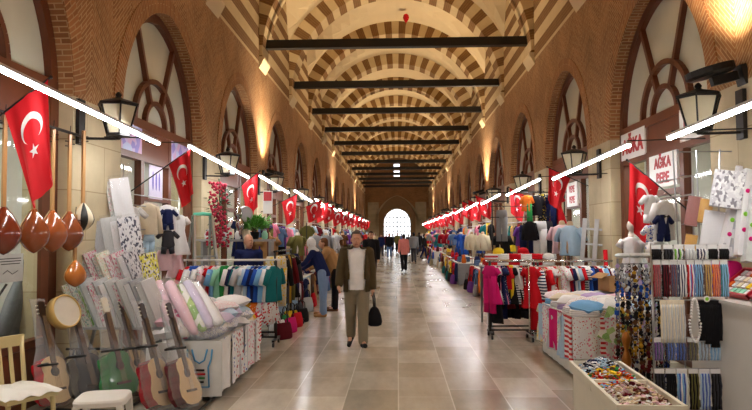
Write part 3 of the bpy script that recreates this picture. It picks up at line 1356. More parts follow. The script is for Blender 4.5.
def person(label, loc, rz=0.0, H=1.72, hipL=0, kneeL=0, hipR=0, kneeR=0, armL=(.05, .15), armR=(.05, .15), spread=(.12, .12), lean=0.0, girth=1.0,
           top='grey', jacket=None, legs='charcoal', hair='black', skin=M_SKIN, shoes='black', head_turn=0.0, woman=False, scarf=None,
           voxel=.013, fine=False, hair_mat=None, long_hair=False, jacket_len=.0, group=None, bald=False, skirt=False):
    """faces -y; L is at -x as seen from the camera.  Angles in radians: hips and shoulders swing forward, knees and elbows bend."""
    k = H / 1.79
    o = thing('person', label, 'person', loc, rz, group)
    o.scale = (k, k, k)
    g = girth
    hip = Vector((0, 0, .93))
    # keep the lower foot on the ground
    def leg(s, th, kn):
        h = hip + Vector((s * .095, 0, -.03))
        kneep = h + dir_x(th) * .43
        ank = kneep + dir_x(th - kn) * .42
        toe = ank + Vector((s * .03, -.17 * math.cos(th - kn), -.05 + .17 * math.sin(max(-.6, min(.6, th - kn)))))
        return h, kneep, ank, toe
    LG = {-1: leg(-1, hipL, kneeL), 1: leg(1, hipR, kneeR)}
    low = min(min(v[2].z - .085, v[3].z - .035) for v in LG.values())
    for v in LG.values():
        for p in v:
            p.z -= low
    hip.z -= low
    up = Vector((0, -math.sin(lean), math.cos(lean)))
    chest = hip + up * .36
    neck = hip + up * .55
    headc = neck + (up * .155 + Vector((0, -.02, 0)))
    sw = .185 if not woman else .165
    AR = {}
    for s, (sh, el), sp in ((-1, armL, spread[0]), (1, armR, spread[1])):
        S = hip + up * .5 + Vector((s * sw, 0, 0))
        d = dir_x(sh)
        d = Vector((s * math.sin(sp), d.y * math.cos(sp), d.z * math.cos(sp)))
        E = S + d * .29
        d2 = dir_x(sh + el)
        d2 = Vector((s * math.sin(sp * .4), d2.y, d2.z)).normalized()
        Wr = E + d2 * .25
        AR[s] = (S, E, Wr, d2)
    HT = Matrix.Rotation(head_turn, 3, 'Z')

    def hp(x, y, z):
        return headc + HT @ Vector((x, y, z))
    b = MB()
    b.ell(hp(0, .01, .02), (.083, .104, .112), 16)
    b.ell(hp(0, -.02, -.05), (.067, .08, .08), 14)
    b.ell(hp(0, -.108, -.022), (.014, .022, .022), 8)       # nose
    b.ell(hp(0, -.093, .03), (.056, .02, .012), 8)        # brow
    for s in (-1, 1):
        b.ell(hp(s * .085, .012, -.01), (.012, .024, .034), 8)
    capsule(b, neck + Vector((0, 0, -.05)), headc + Vector((0, .02, -.06)), .056, .05)
    capsule(b, hip + up * .02, chest, .13 * g, .135 * g)
    for s in (-1, 1):
        S, E, Wr, d2 = AR[s]
        capsule(b, chest + up * .08, S, .085, .055)
        capsule(b, S, E, .05, .042)
        capsule(b, E, Wr, .04, .028)
        # hand: palm, four fingers of unequal length curling, thumb off the side
        side = Vector((1, 0, 0))
        fwd = d2.cross(side).normalized()
        capsule(b, Wr + d2 * .02, Wr + d2 * .075, .027, .03, 8)
        for i, L in enumerate((.062, .072, .068, .052)):
            off = fwd * ((i - 1.5) * .019)
            p0 = Wr + d2 * .09 + off
            p1 = p0 + d2 * (L * .55) - side * (s * .008)
            p2 = p1 + (d2 * .6 - side * (s * .7)).normalized() * (L * .5)
            capsule(b, p0, p1, .0095, .009, 6)
            capsule(b, p1, p2, .009, .008, 6)
        t0 = Wr + d2 * .04 - fwd * .03
        capsule(b, t0, t0 + (d2 * .7 - fwd * .6).normalized() * .055 - side * (s * .01), .012, .009, 6)
        h, kn, an, toe = LG[s]
        capsule(b, h, kn, .08, .052)
        capsule(b, kn, an, .05, .036)
        capsule(b, an, toe, .036, .028)
    eye = plain('eye_dark', (36, 26, 22), .3, var=0)
    lip = plain('lips', (150, 84, 76), .5, var=0)
    me = fuse(b, .0085 if fine else voxel, 'body', [skin, eye, lip], 3)
    e = [hp(s * .036, -.098, .008) for s in (-1, 1)]
    mo = hp(0, -.092, -.074)
    for p in me.polygons:
        c = p.center
        if min((c - q).length for q in e) < .014:
            p.material_index = 1
        elif abs((c - mo).z) < .008 and (c - mo).length < .026:
            p.material_index = 2
    link('body', me, o)
    hm = hair_mat or cloth(hair)
    if not bald:
        m = MB()
        m.ell(hp(0, .022, .045), (.091, .106, .098), 16)
        m.ell(hp(0, .06, -.02), (.08, .066, .095), 12)
        if long_hair:
            capsule(m, hp(0, .07, 0), neck + Vector((0, .1, -.12)), .07, .05)
        me = fuse(m, .012, 'hair', [hm], 2)
        cut_mesh(me, lambda c: not ((HT.transposed() @ (c - headc)).y < -.045 and (c - headc).z < .088))
        link('hair', me, o)
    if scarf:
        m = MB()
        m.ell(hp(0, .02, .02), (.1, .115, .13), 16)
        capsule(m, hp(0, .03, -.1), neck + Vector((0, 0, -.05)), .09, .14)
        me = fuse(m, .014, 'head_scarf', [cloth(scarf)], 2)
        cut_mesh(me, lambda c: not ((HT.transposed() @ (c - headc)).y < -.06 and abs((c - headc).z) < .095))
        link('head_scarf', me, o)
    # trousers
    m = MB()
    capsule(m, hip + up * .09, hip + up * -.02, .135 * g, .14 * g)
    for s in (-1, 1):
        h, kn, an, toe = LG[s]
        capsule(m, h + Vector((0, 0, .02)), kn, .108 * (.5 + g / 2), .086 * (.5 + g / 2))
        capsule(m, kn, an + (kn - an).normalized() * .01, .084 * (.5 + g / 2), .076)
    if skirt:
        m.loft([ring_cloth(.16, .14, hip.z + .02, 20, 0, .0), ring_cloth(.24, .2, hip.z - .4, 20, 0, .03), ring_cloth(.26, .24, .18, 20, 0, .06)])
    link('skirt' if skirt else 'trousers', fuse(m, voxel, 'trousers', [legs if not isinstance(legs, str) else cloth(legs)], 3), o)
    # shirt
    m = MB()
    capsule(m, hip + up * -.04, chest + up * .03, .15 * g, .152 * g)
    if g > 1:
        m.ell(hip + up * .12 + Vector((0, -.05, 0)), (.15 * g, .13 * g, .2), 14)
    capsule(m, neck + up * -.04, neck + up * -.005, .085, .066)
    for s in (-1, 1):
        S, E, Wr, d2 = AR[s]
        capsule(m, chest + up * .09, S, .1, .07)
        if not jacket:
            capsule(m, S, E, .066, .056)
            capsule(m, E, Wr, .054, .042)
    me = fuse(m, voxel, 'shirt', [cloth(top)], 3)
    cut_mesh(me, lambda c: c.z > hip.z - .07)
    link('shirt', me, o)
    if jacket:
        m = MB()
        capsule(m, hip + up * (-.08 - jacket_len), chest + up * .03, .178 * g, .168 * g)
        if g > 1:
            m.ell(hip + up * .14 + Vector((0, -.05, 0)), (.17 * g, .15 * g, .17), 14)
        capsule(m, neck + up * -.07, neck + up * .0, .11, .085)
        for s in (-1, 1):
            S, E, Wr, d2 = AR[s]
            capsule(m, chest + up * .09, S, .115, .08)
            capsule(m, S, E, .078, .066)
            capsule(m, E, Wr + d2 * -.01, .064, .052)
        me = fuse(m, voxel, 'jacket', [cloth(jacket) if isinstance(jacket, str) else jacket], 3)
        zc = neck.z

        def keep(c):
            if c.z < hip.z - .1 - jacket_len:
                return False
            if c.y < -.045 - lean * .3:
                w = .1 + .04 * max(0, (c.z - hip.z) / .5) if c.z > hip.z + .1 else .135
                if abs(c.x) < w and c.z < zc + .1:
                    return False
            return c.z < zc + .06
        if fine or jacket_len == 0:
            cut_mesh(me, keep)
        else:
            cut_mesh(me, lambda c: hip.z - .1 - jacket_len < c.z < zc + .06)
        jo = link('jacket', me, o)
        sol = jo.modifiers.new('thickness', 'SOLIDIFY')
        sol.thickness = .014
        sol.offset = 1
    for s in (-1, 1):
        h, kn, an, toe = LG[s]
        m = MB()
        heel = an + Vector((0, .035, -.045))
        capsule(m, heel, toe + Vector((0, -.02, .0)), .045, .036)
        capsule(m, an + Vector((0, 0, .0)), an + Vector((0, -.02, -.04)), .05, .05)
        link('shoe', fuse(m, .012, 'shoe', [cloth(shoes)], 2), o)
    o['hands'] = 0
    del o['hands']
    return o, AR, k
# ------------------------------------------------------------------ left side, near: the music shop and the linen stall
def half_outline(tab, n=40):
    """mirror a table of (z, halfwidth) smoothed with cosine steps"""
    out = []
    for i in range(n + 1):
        z = tab[0][0] + (tab[-1][0] - tab[0][0]) * (.5 - .5 * math.cos(PI * i / n))
        for (z0, w0), (z1, w1) in zip(tab, tab[1:]):
            if z0 <= z <= z1:
                t = (z - z0) / (z1 - z0)
                t = t * t * (3 - 2 * t) if 0 < i < n else t
                out.append((w0 + (w1 - w0) * t, z))
                break
    return out + [(-w, z) for w, z in out[::-1]]


GT = [(0, .0), (.006, .06), (.03, .115), (.1, .16), (.16, .162), (.24, .13), (.29, .115), (.35, .127), (.4, .122), (.44, .075), (.452, .03), (.455, 0)]
GO = half_outline(GT)
GO = [p for i, p in enumerate(GO) if i == 0 or (Vector(p) - Vector(GO[i - 1])).length > 1e-4]
M_SPRUCE = plain('guitar_top', (226, 196, 146), .3, var=.1, scale=5)
M_ROSE = plain('fretboard', (52, 34, 26), .4)


def guitar(label, loc, rot, side, front):
    o = thing('guitar', label, 'guitar', loc, 0, 'bagged guitars on the floor stand', rot)
    o.scale = (1.12, 1.05, 1.03)
    ms = plain('guitar_side_' + side, CR[side], .25, var=.15, coat=.5)
    mf = M_SPRUCE if front == 'spruce' else plain('guitar_front_' + front, CR[front], .25, var=.1, coat=.5)
    m = MB()
    m.prism(GO, .13, 0, 'y', -.04)
    m.build('body', ms, o)
    m = MB()
    m.prism([(x * .985, z) for x, z in GO], .005, 0, 'y', -.045)
    sb = m.build('soundboard', mf, o)
    m = MB()
    m.prism([(.045 * math.cos(2 * PI * i / 20), .3 + .045 * math.sin(2 * PI * i / 20)) for i in range(20)], .003, 0, 'y', -.0485)
    m.build('sound_hole', M_BLACK, sb)
    m = MB()
    m.box((0, -.05, .13), (.15, .012, .022))
    m.build('bridge', M_ROSE, sb)
    m = MB()
    m.box((0, -.05, .59), (.05, .012, .5))
    m.box((0, -.03, .64), (.046, .035, .38))
    nk = m.build('neck', M_ROSE, o)
    m = MB()
    m.prism([(-.025, .83), (.025, .83), (.036, .87), (.034, .99), (.01, 1.0), (-.01, 1.0), (-.034, .99), (-.036, .87)], .016, 0, 'y', -.045)
    hd = m.build('headstock', M_ROSE if side != 'green' else M_CREAM, nk)
    for s in (-1, 1):
        for z in (.88, .92, .96):
            m = MB()
            m.tube([(s * .034, -.037, z), (s * .055, -.037, z)], .006, 6)
            m.build('tuning_peg', M_CREAM, hd)
    m = MB()
    for i in range(6):
        x = (i - 2.5) * .008
        m.tube([(x * 1.3, -.062, .13), (x, -.06, .85)], .0012, 4)
    m.build('strings', M_CHROME, o)
    m = MB()
    rings = []
    for z, hw, dp in ((-.015, .09, .05), (.03, .15, .09), (.12, .185, .1), (.3, .165, .1), (.42, .15, .09), (.55, .1, .055), (.8, .075, .045), (.98, .07, .035), (1.04, .085, .01)):
        rings.append(ring_cloth(hw, dp, z, 20, z * 9, .1))
    m.loft(rings, cap=False)
    m.build('plastic_bag', M_FILM2, o, smooth=True)
    return o


def lean(px0, py0, px1, py1, y, back=.1, rz=0.0, L=1.0):
    """base point and rotation of a thing 1 m long whose foot and head show at two pixels"""
    a, b = at(px0, py0, y), at(px1, py1, y + back)
    d = (b - a).normalized()
    ry = math.asin(max(-1, min(1, d.x)))
    rx = math.atan2(-d.y, d.z)
    M = Matrix.Rotation(rx, 3, 'X') @ Matrix.Rotation(ry, 3, 'Y') @ Matrix.Rotation(rz, 3, 'Z')
    return a, M.to_euler()


GUI = [('red', 'spruce', 58, 404, 38, 306, 6.3, .18, 'red-sided guitar with honey top in a clear bag nearest the music shop window', 1.2),
       ('black', 'charcoal', 94, 399, 68, 298, 6.5, .2, 'black guitar in a clear bag standing between the red guitar and the green one', 1.1),
       ('green', 'green', 124, 397, 101, 300, 6.45, .2, 'small green guitar in a clear bag behind the white stool', 1.1),
       ('brown', 'spruce', 141, 393, 118, 300, 6.75, .2, 'brown guitar in a clear bag half hidden behind its pale-topped neighbour', 1.2),
       ('crimson', 'spruce', 163, 408, 137, 303, 6.25, .2, 'guitar with dark red sides and cream top, second from the linen table', 1.3),
       ('maroon', 'spruce', 191, 406, 164, 302, 6.3, .2, 'maroon-sided cream guitar in a bag leaning beside the linen table', 1.3)]
for sd, ftc, x0, y0, x1, y1, yy, bk, lab, rz in GUI:
    a, e = lean(x0, y0, x1, y1, yy, bk, rz)
    a.z = max(a.z, .055)
    guitar(lab, a, e, sd, ftc)
# floor stand with padded hooks
o = thing('guitar_stand', 'black tubular floor stand with hooked arms holding the bagged guitars', 'guitar stand', (-2.62, 6.45, 0))
m = MB()
m.tube([(-.78, -.2, .025), (.72, -.32, .025)], .018, 8)
m.tube([(-.78, .4, .025), (.72, .4, .025)], .018, 8)
m.build('base_bar', M_BLACK, o, smooth=True)
m = MB()
m.tube([(-.9, .4, .5), (.72, .42, .5)], .014, 8)
m.build('back_bar', M_BLACK, o, smooth=True)
for x in (-.78, 0, .72):
    m = MB()
    m.tube([(x, -.24, .025), (x, .4, .025), (x, .4, .5)], .014, 8)
    m.build('upright', M_BLACK, o, smooth=True)
for px, py, yy in ((46, 364, 6.2), (74, 356, 6.45), (108, 350, 6.4), (128, 348, 6.5), (143, 346, 6.2), (171, 348, 6.2)):
    p = at(px, py, yy) - Vector((-2.62, 6.45, 0))
    m = MB()
    m.tube([(p.x - .05, .4, .5), (p.x - .05, .36, p.z - .05), (p.x - .04, p.y + .02, p.z - .01), (p.x - .02, p.y - .1, p.z), (p.x + .19, p.y - .14, p.z + .03)], .011, 8)
    m.build('hook_arm', M_BLACK, o, smooth=True)

# sazes hung along a rail in front of the music shop window
o = thing('hanging_rail', 'dark rail under the sign band carrying the row of lutes', 'rail', (-3.42, 6.2, 2.78))
m = MB()
m.tube([(0, -.92, 0), (0, .78, 0)], .016, 8)
m.build('rail', M_BLACK, o, smooth=True)
for y in (-.9, .76):
    m = MB()
    m.bar((0, y, 0), (-.24, y, 0), .025, .025)
    m.build('bracket', M_BLACK, o)


def saz(name, label, cat, loc, rz, length, rad, body_m, neck_len, group=None, ribs_m=None):
    o = thing(name, label, cat, loc, rz, group)
    prof = [(.0, .001), (.05, .3), (.14, .62), (.26, .88), (.4, 1.0), (.55, .93), (.7, .74), (.83, .5), (.93, .28), (1.0, .14)]
    m = MB()
    n = 18
    rings = []
    for t, r in prof:
        ring = []
        for k in range(n):
            a = 2 * PI * k / n
            y = math.sin(a)
            ring.append(Vector((rad * r * math.cos(a), (rad * 1.05 * r * y) if y > 0 else rad * .18 * r * y, t * length)))
        rings.append(ring)
    if ribs_m:
        b = len(m.f)
        m.loft(rings)
        for i in range(len(m.f) - b):
            m.mi[b + i] = (i % n) // 2 % 2 if i < (len(rings) - 1) * n else 0
        m.build('bowl', [body_m, ribs_m], o, smooth=True)
    else:
        m.loft(rings)
        m.build('bowl', body_m, o, smooth=True)
    m = MB()
    m.prism([(rad * r * .96 * sx, t * length) for sx, seq in ((1, prof), (-1, prof[::-1])) for t, r in seq if r > .01], .006, 0, 'y', -rad * .18 - .004)
    m.build('soundboard', M_SPRUCE, o)
    m = MB()
    m.box((0, -.012, length + neck_len / 2 - .02), (.03, .032, neck_len))
    nk = m.build('neck', plain('saz_neck', (186, 140, 88), .35, var=.12), o)
    for i in range(4):
        m = MB()
        s = 1 if i % 2 else -1
        m.tube([(s * .012, -.01, length + neck_len - .08 - i * .025), (s * .05, -.01, length + neck_len - .08 - i * .025)], [.005, .008], 6)
        m.build('peg', M_ROSE, nk)
    m = MB()
    m.tube([(0, -.012, length + neck_len - .03), (0, 0, length + neck_len + .06)], .004, 5)
    m.build('hanging_loop', M_BLACK, o)
    m = MB()
    for x in (-.007, 0, .007):
        m.tube([(x, -.031, .1 * length), (x, -.031, length + neck_len - .06)], .001, 4)
    m.build('strings', M_CHROME, o)
    return o


SZ = [((124, 46, 24), 6, 5.55, 'nearest the camera'), ((148, 74, 36), 26, 6.02, 'second in the row'), ((164, 86, 44), 44, 6.35, 'third in the row'), ((134, 66, 36), 60, 6.68, 'beside the stone pier')]
for i, (c, px, yy, w) in enumerate(SZ):
    p = at(px, 252, yy)
    mt = plain('saz_bowl_%d' % i, c, .16, var=.2, scale=7, coat=.7)
    saz('long_necked_lute', 'glossy brown round-backed lute hanging in the music shop, ' + w, 'lute', (-3.42, p.y, 1.535), -2.15, .42, .14, mt, .84, 'lutes hanging in the music shop window')
p = at(68, 231, 6.78)
saz('striped_lute', 'small lute with a black and cream striped bowl behind the hanging row', 'lute', (-3.36, 6.86, p.z), -2.1, .3, .11, cloth('cream'), .8, None, M_BLACK)
p = at(64, 288, 6.62)
saz('short_lute', 'little orange-brown lute hung low beside the pier', 'lute', (-3.36, 6.7, p.z), -2.2, .28, .115, plain('saz_orange', (190, 110, 44), .16, var=.2, coat=.7), .5)
# frame drum on a peg
p = at(64, 312, 6.5)
o = thing('frame_drum', 'pale frame drum with a thick wooden hoop above the guitars', 'drum', (p.x, p.y, p.z), 0, None, (R(68), R(30), R(58)))
m = MB()
m.lathe([(.155, -.05), (.17, -.05), (.17, .05), (.155, .05), (.152, 0)], 32)
m.build('hoop', plain('drum_hoop', (214, 178, 104), .35, var=.1, coat=.4), o, smooth=True)
m = MB()
m.lathe([(.0, .035), (.156, .035), (.156, .04), (0, .042)], 32)
m.build('drum_skin', plain('drum_skin', (222, 214, 196), .5), o)
# paper notice on the glass
p0, p1 = atx(0, 252, -3.7), atx(21, 281, -3.7)
m = MB()
m.box((0, 0, 0), (.006, .42, .27))
o = tag(m.build('paper_notice', plain('paper', (206, 208, 204), .7), None, loc=(-3.69, p1.y - .2, (p0.z + p1.z) / 2 - .01)), 'white paper notice taped to the music shop glass', 'notice')
m = MB()
for z, w in ((.09, .34), (.065, .34), (.04, .3)):
    m.box((.0045, 0, z), (.002, w, .008))
m.tube([(.005, -.12, -.05), (.005, -.05, -.02), (.005, .03, -.06), (.005, .12, -.03)], .003, 5)
m.build('print', M_BLACK, o)
# grey instrument covers behind the glass, on a low platform
m = MB()
m.box((-4.55, 5.3, .3), (.9, 3.2, .6))
tag(m.build('display_platform', M_WOOD2), 'low wooden display platform inside the music shop', 'platform')
BAGM = plain('grey_cover', (126, 128, 134), .6, var=.12)
for i, (px, yy, w) in enumerate(((8, 6.1, 'leftmost'), (30, 6.5, 'in the middle'), (52, 6.75, 'next to the pier'))):
    q = atx(px, 300, -4.15 - .1 * (i % 2))
    o = thing('instrument_cover', 'padded grey instrument cover behind the music shop glass, ' + w, 'instrument case', (q.x, q.y, .6), -PI / 2, 'grey covers in the music shop', None)
    o.rotation_euler = (R(-7), R(-6), -PI / 2)
    m = MB()
    rings = [ring_cloth(w_, d_, z, 16, z, .04) for z, w_, d_ in ((0, .1, .06), (.08, .17, .09), (.25, .17, .09), (.42, .13, .08), (.6, .06, .05), (.85, .055, .045), (.9, .02, .02))]
    m.loft(rings)
    m.build('cover', BAGM, o, smooth=True)
    m = MB()
    m.tube([(.1, -.1, .2), (.13, -.13, .4), (.06, -.09, .58)], .014, 6)
    m.build('strap', M_BLACK, o, smooth=True)

# chair and stool in the corner
M_CHAIRP = plain('chair_paint', (208, 192, 140), .45, var=.08)
o = thing('chair', 'pale yellow wooden chair with plastic-wrapped seat below the music shop window', 'chair', (-3.02, 5.12, 0), R(62))
m = MB()
m.box((0, 0, .44), (.42, .42, .035))
st = m.build('seat', M_CHAIRP, o)
m = MB()
m.grid(lambda u, v: ((u - .5) * .47, (v - .5) * .47, .462 + .045 * (max(0, 1 - (2 * u - 1) ** 6) * max(0, 1 - (2 * v - 1) ** 6)) + .012 * math.sin(u * 19 + v * 7)), 14, 14)
m.build('seat_wrap', M_WHITE, st, smooth=True, recalc=False)
for x in (-1, 1):
    m = MB()
    m.tube([(x * .18, -.18, .43), (x * .2, -.2, 0)], [.02, .015], 8)
    m.build('leg', M_CHAIRP, o, smooth=True)
    m = MB()
    m.tube([(x * .19, .24, 0), (x * .18, .19, .43), (x * .19, .27, .86)], [.016, .02, .017], 8)
    m.build('leg', M_CHAIRP, o, smooth=True)
m = MB()
m.bar((-.21, .27, .83), (.21, .27, .83), .025, .09)
m.build('top_rail', M_CHAIRP, o)
for x in (-.09, 0, .09):
    m = MB()
    m.bar((x, .2, .45), (x, .268, .8), .03, .012)
    m.build('back_slat', M_CHAIRP, o)
for (a, b) in (((-.19, -.19, .2), (.19, -.19, .2)), ((-.19, .2, .2), (.19, .2, .2))):
    m = MB()
    m.tube([a, b], .011, 6)
    m.build('stretcher', M_CHAIRP, o, smooth=True)
o = thing('stool', 'low white plastic stool in front of the guitars', 'stool', (-2.42, 5.32, 0), .2)
m = MB()
for zz, hw in ((.345, .2), (.385, .205), (.395, .19)):
    pass
rings = []
for z, h in ((.34, .2), (.375, .205), (.39, .195), (.392, .18)):
    rings.append([Vector((h * math.copysign(abs(math.cos(t)) ** .4, math.cos(t)), h * math.copysign(abs(math.sin(t)) ** .4, math.sin(t)), z)) for t in [2 * PI * k / 32 for k in range(32)]])
m.loft(rings)
m.build('seat', M_WHITE, o, smooth=False)
for x in (-1, 1):
    for y in (-1, 1):
        m = MB()
        m.bar((x * .165, y * .165, .345), (x * .19, y * .19, 0), .05, .05)
        m.build('leg', M_WHITE, o)

# ---- stepped stand of linen packs against the first pier
M_GREYBOARD = plain('grey_board', (150, 150, 150), .6)
o = thing('stepped_stand', 'stepped display stand full of wrapped linen packs by the left pier', 'display stand', (-2.9, 6.9, 0))
STEPS = [(6.95, .72), (7.22, 1.08), (7.48, 1.46), (7.72, 1.86)]
SX = [(-3.42, -2.5), (-3.44, -2.76), (-3.45, -3.04), (-3.45, -3.2)]
for (y, z), (xa, xb) in zip(STEPS, SX):
    m = MB()
    m.box(((xa + xb) / 2 + 2.9, y - 6.9 + .06, z - .012), (xb - xa, .24, .024))
    m.build('step', M_GREYBOARD, o)
for x in (-.5, .38):
    m = MB()
    m.bar((x, 0, .0), (x if x < 0 else x - .75, .98, 1.86), .03, .03)
    m.bar((x, 0, .0), (x, 0, .7), .03, .03)
    m.build('side_frame', M_STEEL, o)

PRINTS = [
    ('white', plain('pack_white', (230, 230, 232), .5, var=.06, scale=14)),
    ('navy on white', patches('pack_navy', [(226, 226, 230), (226, 226, 230), (40, 46, 78), (210, 212, 220)], 16)),
    ('pink rose', spots('pack_rose', (226, 222, 220), (206, 40, 110), 13, .42, .5)),
    ('teal floral', spots('pack_teal', (226, 226, 220), (40, 140, 140), 17, .36, .5, (206, 60, 120))),
    ('yellow and black', patches('pack_yellow', [(224, 220, 60), (232, 226, 90), (30, 30, 34), (230, 230, 220)], 18)),
    ('grey striped', stripes('pack_grey', (206, 208, 210), (160, 164, 170), .05, 0)),
    ('pale pink', plain('pack_pink', (230, 190, 204), .5, var=.15, scale=9)),
    ('orange floral', spots('pack_orange', (228, 226, 214), (224, 120, 40), 18, .36, .5, (110, 170, 60))),
    ('clear', plain('pack_clear', (196, 200, 200), .35, var=.2, scale=20)),
    ('lilac', plain('pack_lilac', (202, 190, 220), .5, var=.15, scale=10)),
    ('green and white', patches('pack_green', [(120, 170, 70), (228, 230, 220), (160, 196, 110), (232, 232, 232)], 12)),
    ('sky blue', plain('pack_sky', (180, 206, 228), .5, var=.15, scale=10)),
]
PR = dict(PRINTS)
pk = MB()
pk.grid(lambda u, v: ((u - .5), -.5 - .12 * math.sin(PI * u) * math.sin(PI * v) - .04 * math.sin(9 * u + 5 * v), v), 8, 8)
pk.box((0, 0, .5), (1, .96, 1))
PACK_ME = pk.mesh('contents', [cloth('white')], smooth=False)
wr = MB()
wr.grid(lambda u, v: ((u - .5) * 1.05, -.72 - .2 * math.sin(PI * u) * math.sin(PI * v) - .06 * math.sin(14 * u + 9 * v), v * 1.1 - .03), 10, 10)
WRAP_ME = wr.mesh('plastic_wrap', [M_FILM], smooth=True)


def linen_pack(pr, label, loc, w, d, h, rz, rx, group, ry=0.0):
    o = thing('linen_pack', label, 'pack', loc, 0, group)
    o.rotation_euler = (rx, ry, rz)
    o.scale = (w, d, h)
    c = link('contents', PACK_ME, o)
    set_mat(c, PR[pr])
    link('plastic_wrap', WRAP_ME, o)
    return o


ROWS = [
    (0, 14, ['orange floral', 'teal floral', 'green and white', 'clear', 'pink rose', 'clear', 'white', 'clear', 'pink rose', 'clear', 'white', 'grey striped', 'clear', 'white']),
    (1, 9, ['teal floral', 'pink rose', 'teal floral', 'orange floral', 'pink rose', 'pink rose', 'white', 'navy on white', 'yellow and black']),
    (2, 4, ['grey striped', 'clear', 'white', 'navy on white']),
    (3, 2, ['teal floral', 'white']),
]
TN = ['lowest', 'second', 'third', 'top']
for t, n, seq in ROWS:
    y, z = STEPS[t]
    xa, xb = SX[t]
    for i, pr in enumerate(seq):
        x = xa + (i + .5) * (xb - xa) / n
        thin = t == 0 or (t == 1 and i < 8)
        w = .15 if thin else .24
        if t == 3:
            w = (.08, .22)[i]
            x = xa + (.03, .15)[i]
        linen_pack(pr, '%s linen pack, %s from the pier on the %s step' % (pr, ORD[i], TN[t]), (x + .02, y + .02 + .02 * (i % 3), z + .005), w, .045 + .01 * (i % 2), (.5, .42, .42, .5)[t] + .04 * (i % 2),
                   R(28 if not thin else 50), R(-8), 'linen packs on the stepped stand', R(-20 if thin else -9))

# ---- baby clothes hung on the second shop front
BC = [('romper', 'white', 131, 203, 8.35, 'white baby romper with a small red print hung by the linen stand', .9),
      ('jumper', 'cream', 148, 200, 8.9, 'cream knitted baby jumper hung on the timber post', .8),
      ('trousers', 'pale blue', 149, 233, 8.9, 'pale blue baby trousers hung under the cream jumper', .45),
      ('t_shirt', 'white', 167, 202, 9.5, 'small white shirt under a navy pinafore on the second left shop', .75),
      ('romper', 'navy', 168, 207, 9.42, 'navy pinafore hung over a small white shirt', .62),
      ('dress', 'white', 179, 212, 9.9, 'white baby dress hung at the far side of the shop front', .75),
      ('romper', 'charcoal', 168, 228, 9.45, 'charcoal baby dungarees hung below the navy pinafore', .7),
      ('blouse', 'pale pink', 166, 246, 9.5, 'pale pink baby blouse hung lowest on the shop front', .6),
      ('dress', 'pale pink', 177, 243, 9.9, 'pale pink baby dress hung low at the far side of the shop front', .6)]
for i, (kd, c, px, py, yy, lab, sc) in enumerate(BC):
    p = at(px, py, yy)
    garment(kd, c, lab, 'baby clothes', (max(-3.5, p.x), p.y, p.z), PI / 2 - .75, 'baby clothes on the second left shop front', sc)
m = MB()
m.box((.012, -.06, -.2), (.09, .004, .07))
rr = [x for x in bpy.data.objects if x.get('label', '').startswith('white baby romper')][0]
m2 = MB()
m2.box((0, -.058, -.22), (.1, .006, .07))
m2.build('chest_print', M_SIGNRED, rr)
# hanging line they hang from
o = thing('garment_grid', 'thin steel frame standing before the second left shop front', 'display frame', (-3.46, 9.2, 0))
for z in (1.22, 1.52, 1.78, 2.1, 2.24):
    m = MB()
    m.tube([(0, -1.1, z), (0, 1.0, z)], .008, 6)
    m.build('crossbar', M_STEEL, o, smooth=True)
for y in (-1.1, 1.0):
    m = MB()
    m.tube([(0, y, 0), (0, y, 2.6)], .01, 6)
    m.build('upright', M_STEEL, o, smooth=True)

# ---- linen table
TX0, TX1, TY0, TY1, TH = -2.62, -1.9, 6.75, 8.55, .58
table('white table of wrapped linen with towels hung round its edge', ((TX0 + TX1) / 2, (TY0 + TY1) / 2, 0), TX1 - TX0, TY1 - TY0, TH, M_WHITE, plain('table_cloth_white', (226, 226, 226), .8))
PILE = [('white', .34), ('pale pink', .2), ('sky blue', .12), ('lilac', .1), ('white', .14), ('pink rose', .1)]
names = ['white', 'pale pink', 'floral white', 'sky blue', 'white', 'pale pink', 'floral white', 'white', 'lilac', 'rose white']
PR['floral white'] = MATS['cloth_floral_blue']
PR['rose white'] = MATS['cloth_floral_pink']
cnt = 0
for lay, (nx_, ny_, zz) in enumerate(((2, 5, TH + .07), (2, 5, TH + .165), (2, 3, TH + .25))):
    for j in range(ny_):
        for i in range(nx_):
            c = names[(cnt * 2 + lay + j) % len(names)]
            cnt += 1
            ix = .5 * (nx_ - 1)
            x = (TX0 + TX1) / 2 + (i - ix) * .34 - .04 * lay + rnd.uniform(-.02, .02)
            y = TY0 + .26 + j * (TY1 - TY0 - .45) / max(1, ny_ - 1) * (1 - .06 * lay) + rnd.uniform(-.03, .03) + .08 * lay
            soft_pack('wrapped_linen', PR[c], '%s wrapped linen, %s from aisle, %s row, %s layer of left table heap' % (c, ORD[nx_ - 1 - i], ORD[j], ('bottom', 'middle', 'top')[lay]), 'linen',
                      (x, y, zz), (.42, .38, .15), 0, (rnd.uniform(-.2, .2), rnd.uniform(-.2, .16), rnd.uniform(-.8, .8)), 'wrapped linen heaped on the left table')
# long bags of rolled fabric leaning on the near corner
for i, (c, x0, y0, x1, y1) in enumerate((('pale pink', 199, 346, 168, 300), ('pink rose', 190, 349, 160, 312), ('green and white', 207, 342, 178, 304), ('white', 181, 344, 156, 318), ('lilac', 214, 338, 186, 300), ('pale pink', 176, 336, 158, 300), ('white', 222, 336, 194, 302))):
    a, b = at(x0, y0, 6.85), at(x1, y1, 7.1 + .05 * i)
    a.z += .14
    b.z += .2
    a.y -= .1
    o = thing('fabric_roll', '%s fabric roll in a bag, %s along the near end of linen table' % (c, ORD[i]), 'fabric roll', a, 0, 'bagged rolls on the linen table')
    m = MB()
    d = b - a
    m.tube([(0, 0, 0), d * .04, d * .5, d * .96, d], [.02, .055, .062, .055, .02], 10)
    m.build('roll', PR[c], o, smooth=True)
    m = MB()
    m.tube([d * -.08, (0, 0, 0), d * .5, d, d * 1.1], [.075, .064, .07, .064, .03], 10, cap=False)
    m.build('bag', M_FILM, o, smooth=True)
